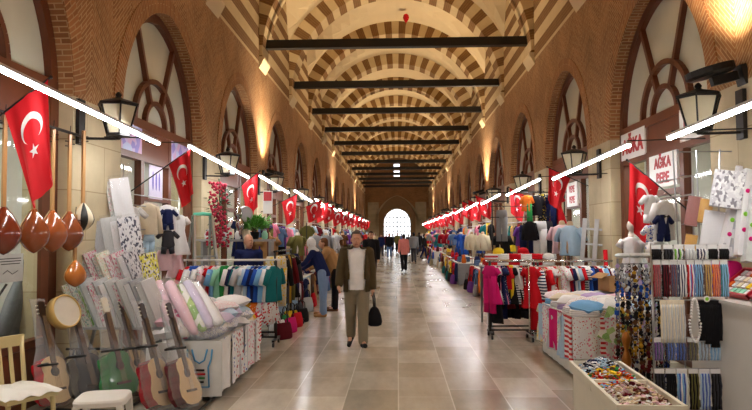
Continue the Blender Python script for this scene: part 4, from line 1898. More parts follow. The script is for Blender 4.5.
# towels and cloths hung along the aisle edge
TW = ['white', 'floral blue', 'white', 'floral red', 'pale grey', 'floral blue', 'floral pink', 'floral red', 'white']
for i, c in enumerate(TW):
    y = TY0 + .12 + i * .205
    garment('towel', c, '%s towel on the linen table edge, %s from its near corner' % (c, ORD[i]), 'towel', (TX1 + .045, y, TH + .02), PI / 2 + rnd.uniform(-.15, .15), 'towels hung on the linen table', 1.05, hanger=False)
# clear bag with a printed blue vest on the near end
o = thing('printed_bag', 'white bag printed with a blue vest on the near end of the linen table', 'bag', (-2.03, 6.7, .33), 0)
m = MB()
m.grid(lambda u, v: ((u - .5) * .44, -.025 - .02 * math.sin(PI * u), (v - .5) * .56), 8, 8)
m.grid(lambda u, v: ((u - .5) * .44, .0, (v - .5) * .56), 2, 2)
m.build('bag', plain('bag_white', (220, 224, 222), .4), o, smooth=True, recalc=False)
pm = MB()
B3 = plain('print_blue', (70, 150, 200), .5, var=0)
for s in (-1, 1):
    pm.tube([(s * .13, -.05, .2), (s * .12, -.052, .1), (s * .09, -.052, .02), (s * .1, -.05, -.18)], .009, 5)
pm.tube([(-.08, -.05, .2), (-.05, -.053, .09), (0, -.054, .06), (.05, -.053, .09), (.08, -.05, .2)], .009, 5)
pm.tube([(-.1, -.05, -.18), (.1, -.05, -.18)], .007, 5)
pm.build('vest_print', B3, o, smooth=True)
for z, c, w in ((-.01, 'black', .1), (-.05, 'red', .12), (-.09, 'green', .11), (-.13, 'black', .09)):
    m = MB()
    m.box((.0, -.052, z), (w, .006, .018))
    m.build('print_stripe', cloth(c), o)
# red and yellow garments at the far end
for i, (c, yy) in enumerate((('floral yellow', 8.72), ('yellow', 8.86), ('red', 9.0), ('red striped', 9.14))):
    garment('t_shirt', c, '%s top hung past the far end of the linen table, %s of four' % (c, ORD[i]), 'top', (-1.98, yy, .66), PI / 2, 'tops hung past the linen table', .8)

# ---- clothes rail of children's tops
RY, RH = 10.0, 1.31
clothes_rack('white clothes rail of bright children tops behind the linen table', (-2.56, RY, 0), 1.38, RH, M_WHITE, M_BLACK)
SEQ = [('red', 't_shirt'), ('white', 't_shirt'), ('blue', 'trousers'), ('white', 'blouse'), ('floral pink', 'dress'), ('pale pink', 't_shirt'), ('red', 'dress'), ('sky blue', 't_shirt'),
       ('white', 'romper'), ('mint', 't_shirt'), ('green', 'trousers'), ('white', 't_shirt'), ('navy', 't_shirt'), ('teal', 't_shirt'), ('pale grey', 't_shirt'), ('white', 'dress'),
       ('pale blue', 't_shirt'), ('blue', 't_shirt'), ('navy', 't_shirt'), ('blue', 'blouse'), ('sky blue', 't_shirt'), ('white', 't_shirt'), ('teal', 'blouse')]
for i, (c, kd) in enumerate(SEQ):
    x = -3.2 + i * 1.3 / (len(SEQ) - 1)
    garment(kd, c, '%s %s, %s from the wall on the white rail' % (c, kd.replace('_', ' ').replace('t shirt', 't-shirt'), ORD[i]), 'children clothes',
            (x, RY + rnd.uniform(-.01, .01), RH - .035), rnd.uniform(.85, 1.25), 'children tops on the white rail', 1.0 if kd != 'dress' else .85)
for i, (c, kd) in enumerate((('floral yellow', 'skirt'), ('mustard', 'skirt'), ('orange', 'skirt'), ('floral pink', 'skirt'), ('floral red', 'skirt'))):
    garment(kd, c, '%s skirt hung low under the blue tops, %s of five' % (c, ORD[i]), 'skirt', (-2.34 + i * .1, RY - .05, .72), .9, 'skirts under the white rail', .95)
m = MB()
m.tube([(-2.42, RY - .05, .75), (-1.87, RY - .05, .75)], .01, 6)
tag(m.build('skirt_rail', M_STEEL), 'short low rail holding the skirts under the white rail', 'rail')

# ---- step ladder
def step_ladder(label, loc, rz, h, w0, w1, top_m, frame_m):
    o = thing('step_ladder', label, 'ladder', loc, rz)
    for s in (-1, 1):
        m = MB()
        m.bar((s * w0 / 2, -.35, 0), (s * w1 / 2, 0, h), .035, .07, up=(0, 1, 0))
        m.build('front_rail', frame_m, o)
        m = MB()
        m.bar((s * w0 / 2, .4, 0), (s * w1 / 2, .06, h), .03, .05, up=(0, 1, 0))
        m.build('rear_rail', frame_m, o)
    for i in range(1, int(h / .27)):
        t = i * .27 / h
        w = w0 + (w1 - w0) * t
        m = MB()
        m.box((0, -.35 * (1 - t), i * .27), (w, .09, .025))
        m.build('step', frame_m, o)
    m = MB()
    m.tube([(-w1 / 2, .02, h - .06), (-w1 / 2 + .01, .02, h + .02), (0, .02, h + .03), (w1 / 2 - .01, .02, h + .02), (w1 / 2, .02, h - .06)], .03, 8)
    m.build('top_cap', top_m, o, smooth=True)
    return o


step_ladder('grey step ladder with mint green top beside the second pier', (-3.2, 10.62, 0), R(38), 2.02, .5, .3, plain('mint_cap', (90, 190, 160), .4), M_STEEL)

# ---- red flowers, silver ornaments, plant, shelf
M_LEAF = plain('leaf', (92, 160, 58), .5, var=.3, scale=20)
M_LEAFD = plain('leaf_dark', (44, 78, 40), .5, var=.3, scale=20)
M_FLOWER = plain('flower_red', (190, 34, 70), .6, var=.3, scale=20)


def leaf(mb, p, d, L, w, mi=0):
    d = Vector(d).normalized()
    s = d.cross(Vector((0, 0, 1)))
    if s.length < .1:
        s = Vector((1, 0, 0))
    s.normalize()
    n = s.cross(d)
    p = Vector(p)
    mb.add([p, p + d * L * .4 + s * w - n * .1 * L, p + d * L, p + d * L * .4 - s * w - n * .1 * L, p + d * L * .45 + n * .05 * L], [(0, 1, 4), (1, 2, 4), (2, 3, 4), (3, 0, 4)], mi)


p = at(219, 186, 11.0)
o = thing('hanging_flowers', 'column of red artificial flowers hanging by the second left pier', 'artificial flowers', (p.x, p.y, 0))
m, fm = MB(), MB()
r2 = random.Random(3)
for i in range(340):
    z = r2.uniform(1.5, 2.6)
    a, rr_ = r2.uniform(0, 2 * PI), r2.uniform(.02, .2)
    q = Vector((rr_ * math.cos(a), rr_ * math.sin(a), z))
    if r2.random() < .58:
        fm.ell(q, r2.uniform(.018, .034), 6)
    else:
        leaf(m, q, (math.cos(a), math.sin(a), r2.uniform(-.9, .3)), .09, .02)
st = MB()
st.tube([(0, 0, 1.5), (.03, 0, 2.0), (0, 0, 2.66)], .012, 6)
st.build('stem', M_LEAFD, o, smooth=True)
m.build('leaves', M_LEAFD, o, recalc=False)
fm.build('blossoms', M_FLOWER, o, smooth=True)
p = at(242, 240, 11.4)
o = thing('wall_shelf', 'narrow grey shelf below the green plant', 'shelf', (p.x - .1, 11.5, 1.6))
m = MB()
m.box((0, 0, 0), (1.3, .34, .04))
m.build('shelf_board', M_GREYBOARD, o)
for x in (-.6, .6):
    m = MB()
    m.box((x, 0, -.81), (.04, .3, 1.58))
    m.build('side_post', M_GREYBOARD, o)
p = at(255, 232, 11.5)
o = thing('potted_plant', 'bushy bright green artificial plant on the narrow shelf', 'plant', (p.x, 11.5, 1.62))
m = MB()
m.lathe([(.06, 0), (.085, .12), (.09, .13), (.08, .13), (.07, .11)], 14)
m.build('pot', M_BLACK, o, smooth=True)
m = MB()
for i in range(260):
    a, e = r2.uniform(0, 2 * PI), r2.uniform(-.1, 1.5)
    r_ = r2.uniform(.03, .22)
    leaf(m, (r_ * math.cos(a), r_ * math.sin(a), .2 + .2 * math.sin(e) * r2.random()), (math.cos(a), math.sin(a), math.sin(e) - .2), .13, .028)
m.build('foliage', M_LEAF, o, recalc=False)
m = MB()
for i in range(5):
    a = i * 1.25
    m.tube([(0, 0, .1), (.09 * math.cos(a), .09 * math.sin(a), .3)], .006, 5)
m.build('stem', M_LEAFD, o, smooth=True)
p = at(238, 205, 11.2)
for i, (dx, z, nm) in enumerate(((0, 2.0, 'upper'), (.04, 1.8, 'lower'))):
    o = thing('silver_ornament', '%s pierced silver pendant beside the red flowers' % nm, 'ornament', (p.x + dx, p.y, z), 0, 'silver pendants')
    m = MB()
    m.lathe([(.002, .34), (.01, .3), (.03, .24), (.015, .2), (.06, .14), (.085, .07), (.06, 0), (.02, -.05), (.03, -.08), (.003, -.14)], 12)
    m.build('pendant', M_CHROME, o, smooth=True)
    m = MB()
    m.tube([(0, 0, .33), (0, 0, 2.75 - z)], .004, 5)
    m.build('chain', M_STEEL, o)
p = at(245, 214, 11.3)
o = thing('round_mirror', 'small round mirror in a silver frame above the plant shelf', 'mirror', p, 0, None, (PI / 2, 0, R(20)))
m = MB()
m.lathe([(.1, -.02), (.13, -.02), (.14, 0), (.13, .02), (.1, .02)], 28)
m.build('mirror_frame', M_STEEL, o, smooth=True)
m = MB()
m.lathe([(0, 0), (.11, 0), (.11, .01), (0, .01)], 28)
m.build('mirror_glass', M_CHROME, o)
for i, (c, dx) in enumerate((('white', -.52), ('cream', -.36), ('pale grey', -.2), ('white', .02), ('mint', .5))):
    o = thing('jar', '%s jar on the narrow shelf, %s from the wall' % (c, ORD[i]), 'jar', (at(242, 240, 11.4).x - .1 + dx, 11.42, 1.62), 0, 'jars on the narrow shelf')
    m = MB()
    m.lathe([(.04, 0), (.055, .03), (.055, .1), (.035, .13), (.03, .15)], 12)
    m.build('pot', cloth(c), o, smooth=True)
    m = MB()
    m.lathe([(.034, .15), (.034, .165), (.01, .18), (0, .19)], 12)
    m.build('lid', M_STEEL, o, smooth=True)

# seller behind the rail
p = at(252, 262, 11.3)
person('seller in a navy polo standing behind the white clothes rail', (p.x, 11.05, 0), R(12), 1.7, top='navy', bald=True, girth=1.1, head_turn=R(25), legs='charcoal')
# small sign on a post: red above, white below
p = at(274, 205, 12.6)
o = thing('post_sign', 'small red and white sign on a thin post beside the second pier', 'sign', (p.x, 12.0, 0))
m = MB()
m.tube([(0, .02, 0), (0, .02, 2.55)], .02, 8)
m.build('post', M_WOOD, o, smooth=True)
m = MB()
m.box((0, -.01, 2.3), (.17, .03, .42))
b = m.build('sign_board', M_SIGN, o)
m = MB()
m.box((0, -.028, 2.41), (.15, .006, .17))
m.build('red_field', M_SIGNRED, b)
# ---- lilac posters on the second shop's sign band
f1 = FRONTS[(-1, 0)]
M_POSTER = patches('lilac_poster', [(196, 180, 220), (186, 196, 226), (206, 170, 206), (150, 140, 210)], 7)
MATS['lilac'] = M_POSTER
for c in f1.children:
    if c.name.startswith('sign_board'):
        set_mat(c, M_POSTER)
o = tag(link('shop_poster', None), None)
bpy.data.objects.remove(o)
for i, (yy, zz, w, h) in enumerate(((9.75, 2.5, .55, .5),)):
    m = MB()
    m.box((-3.665, yy, zz), (.01, w, h))
    q = tag(m.build('window_poster', plain('poster_pale', (206, 200, 224), .4)), 'pale poster with blue figures behind the glass over the shop door', 'poster')
    m = MB()
    for j in (-1, 0, 1):
        m.ell((-3.657, yy + j * .13, zz + .02), (.003, .035, .15), 8)
    m.build('printed_figure', plain('poster_blue', (90, 84, 180), .4), q)
# ------------------------------------------------------------------ right side, near
# signs of the first right-hand shop
f0 = PIER0[1] + .5 * BAY
XS = REC - .06


def shop_sign(label, y, z, w, h, lines, size):
    o = thing('shop_sign', label, 'sign', (XS, y, z), -PI / 2)
    m = MB()
    m.box((0, 0, 0), (w, .03, h))
    b = m.build('sign_board', M_SIGN, o)
    for tx, dz in lines:
        t = link('lettering', text_mesh('lettering', tx, size, M_SIGNRED, .004, .012 * size / .3), b, (0, -.017, dz))
        t.rotation_euler = (PI / 2, 0, 0)
    return o


shop_sign('white sign with red letters AĞKA over the first right-hand shop', f0 + 1.09, 3.06, 1.0, .42, [('AĞKA', -.02)], .31)
shop_sign('white sign with red letters BEBE over the first right-hand shop', f0 - 1.09, 3.06, 1.0, .42, [('BEBE', 0)], .36)
shop_sign('small white sign with two lines of red letters over the shop door', f0 - .02, 2.55, .92, .46, [('AĞKA', .1), ('BEBE', -.11)], .2)
f1y = PIER0[1] + 1.5 * BAY
shop_sign('small white and red sign over the door of the second right-hand shop', f1y - .02, 2.5, .8, .5, [('BEBE', .1), ('BEBE', -.12)], .19)

# ---- trinket trays on a low box
M_BOX = plain('box_cream', (214, 208, 188), .5, var=.06)
o = thing('tray_table', 'low cream box with two open trays of trinkets, in front of the bead stands', 'tray box', (1.8, 5.42, 0), R(-3))
m = MB()
m.box((0, 0, .2), (.4, 1.6, .4))
m.build('box', M_BOX, o)
for y in (-.4, .4):
    m = MB()
    a, b, h0, h1 = .21, .39, .4, .5
    out = [(-a - .03, -b - .01), (a + .03, -b - .01), (a + .03, b + .01), (-a - .03, b + .01)]
    inn = [(-a, -b + .01), (a, -b + .01), (a, b - .01), (-a, b - .01)]
    vs = [(x * .94, yy * .97, h0) for x, yy in out] + [(x, yy, h1) for x, yy in out] + [(x, yy, h1) for x, yy in inn] + [(x * .94, yy * .97, h0 + .02) for x, yy in inn]
    fs = []
    for L in range(3):
        for i in range(4):
            fs.append((L * 4 + i, L * 4 + (i + 1) % 4, L * 4 + 4 + (i + 1) % 4, L * 4 + 4 + i))
    fs += [(3, 2, 1, 0), (12, 13, 14, 15)]
    m.M = Matrix.Translation((0, y, 0))
    m.add(vs, fs)
    m.build('tray', M_BOX, o)
r3 = random.Random(11)
for nm, lab, y0, y1, cols in (('trinkets', 'heap of blue and white beaded bracelets at the far end of the trays', 5.84, 6.16, ('navy', 'white', 'black', 'pale blue')),
                              ('trinkets', 'heap of orange, green and yellow trinkets in the middle of the trays', 5.34, 5.84, ('orange', 'green', 'yellow', 'red', 'white', 'brown', 'sky blue')),
                              ('trinkets', 'heap of cream and brown shell trinkets at the near end of the trays', 4.72, 5.3, ('cream', 'beige', 'white', 'brown', 'maroon', 'pale pink'))):
    m = MB()
    mats = [cloth(c) for c in cols]
    for i in range(420):
        u, v = r3.random(), r3.uniform(-1, 1)
        yy = y0 + (y1 - y0) * u
        x = 1.8 + .19 * v + (yy - 5.42) * .05
        h = .45 + .11 * (1 - v * v) * (1 - (2 * u - 1) ** 2) * r3.uniform(.6, 1.1)
        mi = r3.randrange(len(mats))
        if i % 3 == 0:
            m.box((x, yy, h), (r3.uniform(.02, .05), r3.uniform(.02, .04), r3.uniform(.008, .02)), mi, rz=r3.random() * 3, rx=r3.uniform(-.6, .6))
        elif i % 3 == 1:
            m.ell((x, yy, h), (r3.uniform(.009, .02), r3.uniform(.009, .02), .012), 6, mi)
        else:
            rr_ = r3.uniform(.02, .032)
            m.tube([(x + rr_ * math.cos(t), yy + rr_ * math.sin(t), h + .006 * math.sin(2 * t + i)) for t in [k * PI / 4 for k in range(9)]], .005, 4, mi)
    tag(m.build(nm, mats), lab, 'trinkets', None, 'stuff')

# ---- bead stands
def bead_stand(label, loc, w, h, levels, rz=0.0):
    o = thing('display_stand', label, 'display stand', loc, rz)
    for x in (-w / 2, w / 2):
        m = MB()
        m.tube([(x, 0, 0), (x, 0, h)], .014, 8)
        m.build('upright', M_STEEL, o, smooth=True)
        m = MB()
        m.box((x, 0, .02), (.05, .5, .04))
        m.build('foot', M_BLACK, o)
    for z in levels:
        m = MB()
        m.tube([(-w / 2, 0, z), (w / 2, 0, z)], .008, 6)
        m.build('crossbar', M_STEEL, o, smooth=True)
    return o


BY = 6.0
lev = [1.58, 1.44, 1.08, .74, .46]
bead_stand('wire stand hung with packs of bracelets and black bead strings', (2.66, BY + .05, 0), .66, 1.6, lev)


def bead_pack(label, loc, cols, w, L, cat, group, strands=6, card='white'):
    """a header card with strands of beads in a bag"""
    o = thing('bead_pack', label, cat, loc, rnd.uniform(-.12, .12), group)
    m = MB()
    m.box((0, -.012, -.015), (w, .006, .04))
    m.build('header_card', cloth(card), o)
    m = MB()
    mats = [cloth(c) for c in cols]
    for i in range(strands):
        x = (i + .5) / strands * w - w / 2
        mi = i % len(mats)
        pts = [(x + .003 * math.sin(9 * t + i), -.016 - .012 * math.sin(PI * t), -.035 - (L - .04) * t) for t in [k / 9 for k in range(10)]]
        m.tube(pts, [.0075 + .003 * (k % 2) for k in range(10)], 6, mi)
    m.build('beads', mats, o, smooth=True)
    if cols[0] == 'black':
        return o
    m = MB()
    m.grid(lambda u, v: ((u - .5) * w * 1.06, -.036 - .01 * math.sin(PI * u), -L * v * 1.02), 6, 4)
    m.build('clear_bag', M_FILM, o, smooth=True, recalc=False)
    return o


RW1 = [('hair bands', lev[0], .1, .13, [['black'], ['black', 'charcoal'], ['lime', 'white', 'black'], ['pale grey', 'white'], ['navy', 'white'], ['black'], ['black']]),
       ('bracelets', lev[1], .075, .33, [['crimson', 'maroon'], ['black', 'maroon'], ['maroon', 'navy'], ['navy', 'white'], ['red', 'white', 'blue'], ['sky blue', 'navy'], ['brown', 'mustard'], ['orange', 'crimson'], ['teal', 'sky blue']]),
       ('blue beads', lev[3], .1, .2, [['purple', 'navy'], ['navy', 'blue'], ['blue', 'navy'], ['charcoal', 'olive'], ['pale blue', 'grey'], ['sky blue', 'pale blue'], ['charcoal', 'grey']]),
       ('black beads', lev[4], .1, .36, [['black', 'charcoal'], ['black'], ['sky blue', 'blue', 'white'], ['black', 'olive'], ['pale blue', 'blue'], ['black', 'charcoal'], ['sky blue', 'navy']])]
for nm, z, w, L, seq in RW1:
    for i, cols in enumerate(seq):
        x = 2.66 - .3 + i * .6 / (len(seq) - 1)
        bead_pack('pack of %s %s, %s from aisle on the wire stand' % (' and '.join(cols[:2]), nm, ORD[i]), (x, BY + .03, z), cols, w * .85, L, 'beads', nm + ' on the wire stand', 6)
for i in range(4):
    bead_pack('cream bead curtain strand bundle, %s from the aisle on the wire stand' % ORD[i], (2.4 + i * .055, BY + .02, lev[2]), ['cream', 'pale grey'], .055, .38, 'beads', 'cream beads on the wire stand', 4, 'cream')
o = thing('bead_necklace', 'long white bead necklace looped on the wire stand', 'necklace', (2.66, BY - .02, lev[2] + .02))
m = MB()
pts = [(.035 * math.sin(t) * (1.4 if math.cos(t) < 0 else 1), -.03, -.19 + .19 * math.cos(t)) for t in [k * 2 * PI / 40 for k in range(41)]]
for p in pts[:-1]:
    m.ell(p, .0125, 6)
m.build('beads', cloth('white'), o, smooth=True)
for i in range(5):
    bead_pack('%s string of black beads, right of the white necklace' % ORD[i].replace('first', 'leftmost').replace('fifth', 'rightmost'), (2.74 + i * .055, BY, lev[2] - .0), ['black'], .066, .36 + .03 * (i % 3), 'beads', 'black beads on the wire stand', 6, 'black')
o = thing('hang_tag', 'round green and white tag on the black bead strings', 'tag', (2.77, BY - .05, lev[2] + .02))
m = MB()
m.prism([(.028 * math.cos(t), .028 * math.sin(t)) for t in [k * PI / 8 for k in range(16)]], .004, 0, 'y')
dd_ = m.build('disc', cloth('white'), o)
m = MB()
m.prism([(.016 * math.cos(t), .016 * math.sin(t)) for t in [k * PI / 8 for k in range(16)]], .002, 0, 'y', -.003)
m.build('green_dot', cloth('lime'), dd_)
m = MB()
m.tube([(0, 0, .028), (0, .03, .06)], .002, 4)
m.build('string', M_BLACK, o)

BY2 = 7.15
lev2 = [1.36, 1.18, .97, .76, .55, .34]
bead_stand('wire stand crowded with key rings and charms behind the trinket trays', (2.62, BY2, 0), .5, 1.42, lev2, R(8))
r4 = random.Random(21)
NM = [('silver and purple', ['grey', 'lilac', 'pale grey']), ('blue and silver', ['navy', 'blue', 'pale grey']), ('brown and black', ['brown', 'mustard', 'black', 'black']), ('gold and brown', ['brown', 'mustard', 'black']), ('dark red', ['maroon', 'brown', 'black'])]
for j, z in [(a, b) for a, b in enumerate(lev2)] + [(a, b - .06) for a, b in enumerate(lev2)]:
    back = z != lev2[j]
    for i in range(13):
        nm, cols = NM[min(4, max(0, j - (j > 2)) if r4.random() < .7 else r4.randrange(5))]
        if back:
            nm, cols = [('black and brown', ['black', 'brown', 'black']), ('navy and black', ['navy', 'black', 'charcoal']), ('dark gold', ['brown', 'black', 'mustard'])][(i + j) % 3]
        x = 2.62 - .26 + i * .043 + (.02 if back else 0)
        o = thing('charm_string', '%s charm string, %s from aisle on %s bar of charm stand%s' % (nm, ORD[i], ORD[j], ', behind' if back else ''), 'charms', (x, BY2 - .05 - .035 * (i % 3) + (.06 if back else 0), z), r4.uniform(-.4, .4), 'charms on the charm stand')
        m = MB()
        m.tube([(.012 * math.cos(t), 0, .012 * math.sin(t)) for t in [k * PI / 4 for k in range(9)]], .002, 4)
        m.build('ring', M_CHROME, o)
        m = MB()
        mats = [cloth(c) for c in cols]
        zz = -.02
        while zz > -.2:
            s_ = r4.uniform(.014, .028)
            k_ = r4.randrange(3)
            if k_ == 0:
                m.ell((r4.uniform(-.012, .012), 0, zz), (s_, s_ * .7, s_), 6, r4.randrange(len(mats)))
            elif k_ == 1:
                m.box((r4.uniform(-.012, .012), 0, zz), (s_ * 1.8, .008, s_ * 1.8), r4.randrange(3), ry=r4.random())
            else:
                m.tube([(s_ * math.cos(t), .004, zz + s_ * math.sin(t)) for t in [k * PI / 4 for k in range(9)]], .004, 4, r4.randrange(3))
            zz -= s_ * 1.7
        m.build('charms', mats, o)
# gold hourglass-shaped ornament low on the charm stand
o = thing('gold_ornament', 'gold waisted ornament hanging low at the aisle side of the charm stand', 'ornament', (2.4, 6.98, .3))
m = MB()
m.lathe([(.002, .36), (.03, .34), (.05, .28), (.03, .2), (.018, .17), (.03, .14), (.055, .05), (.035, -.02), (.004, -.05)], 14)
m.build('body', plain('gold_brown', (150, 92, 30), .3, .6, var=.2), o, smooth=True)
m = MB()
m.tube([(0, 0, .35), (.02, .14, .6)], .003, 4)
m.build('cord', M_BLACK, o)
# clear packets on top of the charm stand
for i in range(4):
    soft_pack('packet', 'pack_white' and PR['clear'], 'clear packet laid on top of the charm stand, %s from the aisle' % ORD[i], 'packet', (2.43 + i * .12, BY2 - .02, 1.45), (.13, .14, .05), .3 * i, None, 'packets on the charm stand')

# ---- white counter with red-edged sample trays
M_COUNTER = plain('counter_white', (214, 212, 206), .4, var=.04)
o = thing('shop_counter', 'plain white counter at the right-hand pier', 'counter', (3.12, 5.75, 0))
m = MB()
m.box((0, 0, .57), (.42, 1.7, .98))
m.build('body', M_COUNTER, o)
m = MB()
m.box((0, 0, .04), (.38, 1.66, .08))
m.build('plinth', M_BLACK, o)
m = MB()
m.box((0, 0, 1.075), (.46, 1.74, .03))
m.build('counter_top', M_COUNTER, o)
M_TRAYRED = plain('tray_red', (178, 20, 40), .35)
M_GEMS = patches('tray_gems', [(220, 220, 214), (90, 160, 120), (214, 150, 60), (200, 70, 90), (230, 226, 216), (110, 150, 200), (236, 230, 200)], 34)
for i, (yy, w) in enumerate(((6.1, 'far'), (5.5, 'near'))):
    o = thing('sample_tray', 'red-edged tray of small coloured charms tilted on the white counter, the %s one' % w, 'tray', (3.08, yy, 1.11), 0, 'red-edged trays on the counter')
    o.rotation_euler = (0, R(-38), 0)
    m = MB()
    for a, b, sx, sy in ((-.17, 0, .02, .54), (.17, 0, .02, .54), (0, -.26, .36, .02), (0, .26, .36, .02)):
        m.box((a + .17, b, .02), (sx, sy, .05))
    m.box((.17, 0, .0), (.34, .52, .01))
    m.build('tray_frame', M_TRAYRED, o)
    for r_ in range(4):
        for c_ in range(6):
            m = MB()
            m.box((.05 + r_ * .08, -.2 + c_ * .08, .018), (.06, .06, .025))
            m.build('charm_card', cloth(rnd.choice(['white', 'cream', 'mint', 'orange', 'pale pink', 'yellow', 'pale blue', 'white'])), o)
for i, (c, yy) in enumerate((('magenta', 6.42), ('purple', 6.5), ('lilac', 6.56))):
    soft_pack('folded_garment', c, '%s folded cloth standing behind the red-edged trays' % c, 'cloth', (3.2, yy, 1.25), (.3, .34, .2), 0, (PI / 2, 0, .2), 'folded cloths on the counter', FOLD)

# ---- boxes, rolls and packs stacked on and above the counter, against the pier
BX = [('white', 722, 258, 738, 180, 6.35, .07, 'white'), ('grey striped', 731, 258, 742, 190, 6.3, .06, 'grey-striped'), ('white', 739, 256, 747, 170, 6.22, .07, 'tall white'), ('clear', 746, 262, 753, 186, 6.15, .06, 'clear')]
for i, (pr, x0, y0, x1, y1, yy, w, nm) in enumerate(BX):
    a, b = at(x0, y0, yy), at(x1, y1, yy + .14)
    d = b - a
    o = thing('card_box', '%s long card box leaning at the pier, %s from the aisle' % (nm, ORD[i]), 'box', a, 0, 'long boxes leaning at the right pier')
    m = MB()
    m.bar((0, 0, 0), d, w, .09, up=(0, 1, 0))
    m.build('box', PR[pr], o)
    for t, c in ((.3, 'magenta'), (.48, 'lime'), (.75, 'magenta')):
        m = MB()
        q = d * t + Vector((-.0, -.052, 0))
        m.ell(q, (.022, .006, .022), 10)
        m.build('round_label', cloth(c), o)
o = thing('colour_swatches', 'fan of blue, green, yellow and red cloth swatches at the right pier', 'swatches', at(744, 246, 6.3))
for i, c in enumerate(('red', 'orange', 'yellow', 'green', 'sky blue')):
    m = MB()
    m.box((.0, 0, i * .055), (.1, .03, .05))
    m.build('swatch', cloth(c), o)
PR['grey print'] = patches('pack_greyprint', [(196, 194, 200), (226, 226, 228), (120, 116, 126), (214, 212, 216), (236, 236, 236)], 12)
PKS = [('grey print', 724, 189, 6.35, .27, .36, 'grey printed bedding pack hung highest on the right pier'),
       ('white', 741, 190, 6.68, .1, .5, 'narrow tall white pack beside the highest bedding pack'),
       ('white', 709, 231, 6.5, .2, .4, 'white bedding pack hung beside the ochre one'),
       ('orange floral', 703, 211, 6.66, .12, .24, 'ochre pack hung above the white bedding pack'),
       ('pink rose', 690, 211, 6.72, .12, .3, 'brick red pack hung behind the ochre one'),
       ('yellow and black', 689, 243, 6.76, .11, .17, 'small ochre pack hung low behind the bead stand')]
MATS_OR = plain('pack_or', (226, 170, 60), .5, var=.2)
MATS_RD = plain('pack_rd', (166, 96, 88), .5, var=.2)
PR['ochre'] = MATS_OR
PR['brick'] = MATS_RD
for i, (pr, px, py, yy, w, h, lab) in enumerate(PKS):
    p = at(px, py, yy)
    pr = {3: 'ochre', 4: 'brick', 5: 'ochre'}.get(i, pr)
    linen_pack(pr, lab, (min(p.x, 3.4), p.y, p.z - h / 2), w, .07, h, R(-22), R(-7), 'packs hung at the right pier', R(10))
# grid they hang on
o = thing('display_grid', 'steel wire grid on the right pier behind the hung packs', 'display grid', (3.2, 6.8, 0))
for i in range(4):
    m = MB()
    m.tube([(-.26 + i * .17, 0, .0 if i in (0, 3) else 1.25), (-.34 + i * .24, 0, 2.55)], .008, 6)
    m.build('wire', M_STEEL, o)
for i in range(6):
    m = MB()
    m.tube([(-.27, 0, 1.28 + i * .25), (.26, 0, 1.28 + i * .25)], .006, 6)
    m.build('wire', M_STEEL, o)

# ---- baby suits hung before the shop
p = at(664, 196, 7.6)
garment('t_shirt', 'white', 'white child shirt hung under the first right-hand sign', 'baby clothes', p, .5, 'baby clothes on the first right shop', .85)
q = at(663, 212, 7.5)
o = garment('romper', 'navy', 'navy child waistcoat with bow tie hung over a white shirt', 'baby clothes', q, .5, 'baby clothes on the first right shop', .62)
m = MB()
for s in (-1, 1):
    m.prism([(0, -.085), (s * .06, -.06), (s * .06, -.115)], .02, 0, 'y', -.08)
m.build('bow_tie', M_BLACK, o)
m = MB()
m.prism([(-.045, -.06), (.045, -.06), (0, -.22)], .012, 0, 'y', -.062)
m.build('shirt_front', cloth('white'), o)
for i, (px, py, yy, c, kd) in enumerate(((650, 192, 8.0, 'white', 'romper'), (658, 236, 7.7, 'white', 'blouse'), (652, 222, 7.9, 'floral blue', 'romper'))):
    garment(kd, c, '%s baby %s hung near the navy waistcoat, %s' % (c, kd, ('above it', 'below it', 'on its far side')[i]), 'baby clothes', at(px, py, yy), .5, 'baby clothes on the first right shop', .7)
o = thing('hanging_line', 'steel clothes line before the first right-hand shop', 'rail', (3.3, 7.7, 0))
for y in (-.35, 1.5):
    m = MB()
    m.tube([(0, y, 0), (0, y, 2.34)], .012, 6)
    m.build('post', M_STEEL, o)
for z in (2.12, 2.33):
    m = MB()
    m.tube([(0, -.36, z), (0, 1.52, z)], .01, 6)
    m.build('rail', M_STEEL, o)


def torso(name, label, cat, loc, rz, cloth_c, kind, h, skin_c, group=None, scale=1.0, head=False):
    """shop bust on a rod wearing a garment"""
    o = thing(name, label, cat, loc, rz, group)
    m = MB()
    m.tube([(0, 0, 0), (0, 0, h + .02)], .014, 8)
    m.lathe([(.13, 0), (.13, .015), (.03, .03)], 20)
    m.build('stand', M_STEEL, o, smooth=True)
    m = MB()
    k = scale
    body_loft(m, [(z * k, w * k, d * k, 0) for z, w, d in ((0, .1, .07), (.1, .13, .09), (.22, .11, .08), (.36, .14, .1), (.46, .16, .08), (.5, .06, .05), (.56, .05, .05), (.58, .03, .03))])
    m.M = Matrix.Translation((0, 0, 0))
    b = m.build('bust', skin_c, o, smooth=True, loc=(0, 0, h))
    if head:
        m = MB()
        m.ell((0, -.01, .7 * k), (.075 * k, .09 * k, .11 * k), 14)
        m.ell((0, -.09 * k, .69 * k), (.012, .018, .02), 6)
        capsule(m, (0, 0, .54 * k), (0, 0, .62 * k), .045 * k, .045 * k)
        m.build('head', skin_c, o, smooth=True, loc=(0, 0, h))
    key = (kind, 1)
    if key not in GM:
        GM[key] = garment_mesh(kind, 1.7).mesh(kind, [cloth('white')], smooth=True)
    gme = link('clothing', GM[key], o, (0, 0, h + .56 * k))
    gme.scale = (k * 1.02, k * 2.6, k)
    set_mat(gme, cloth(cloth_c))
    return o


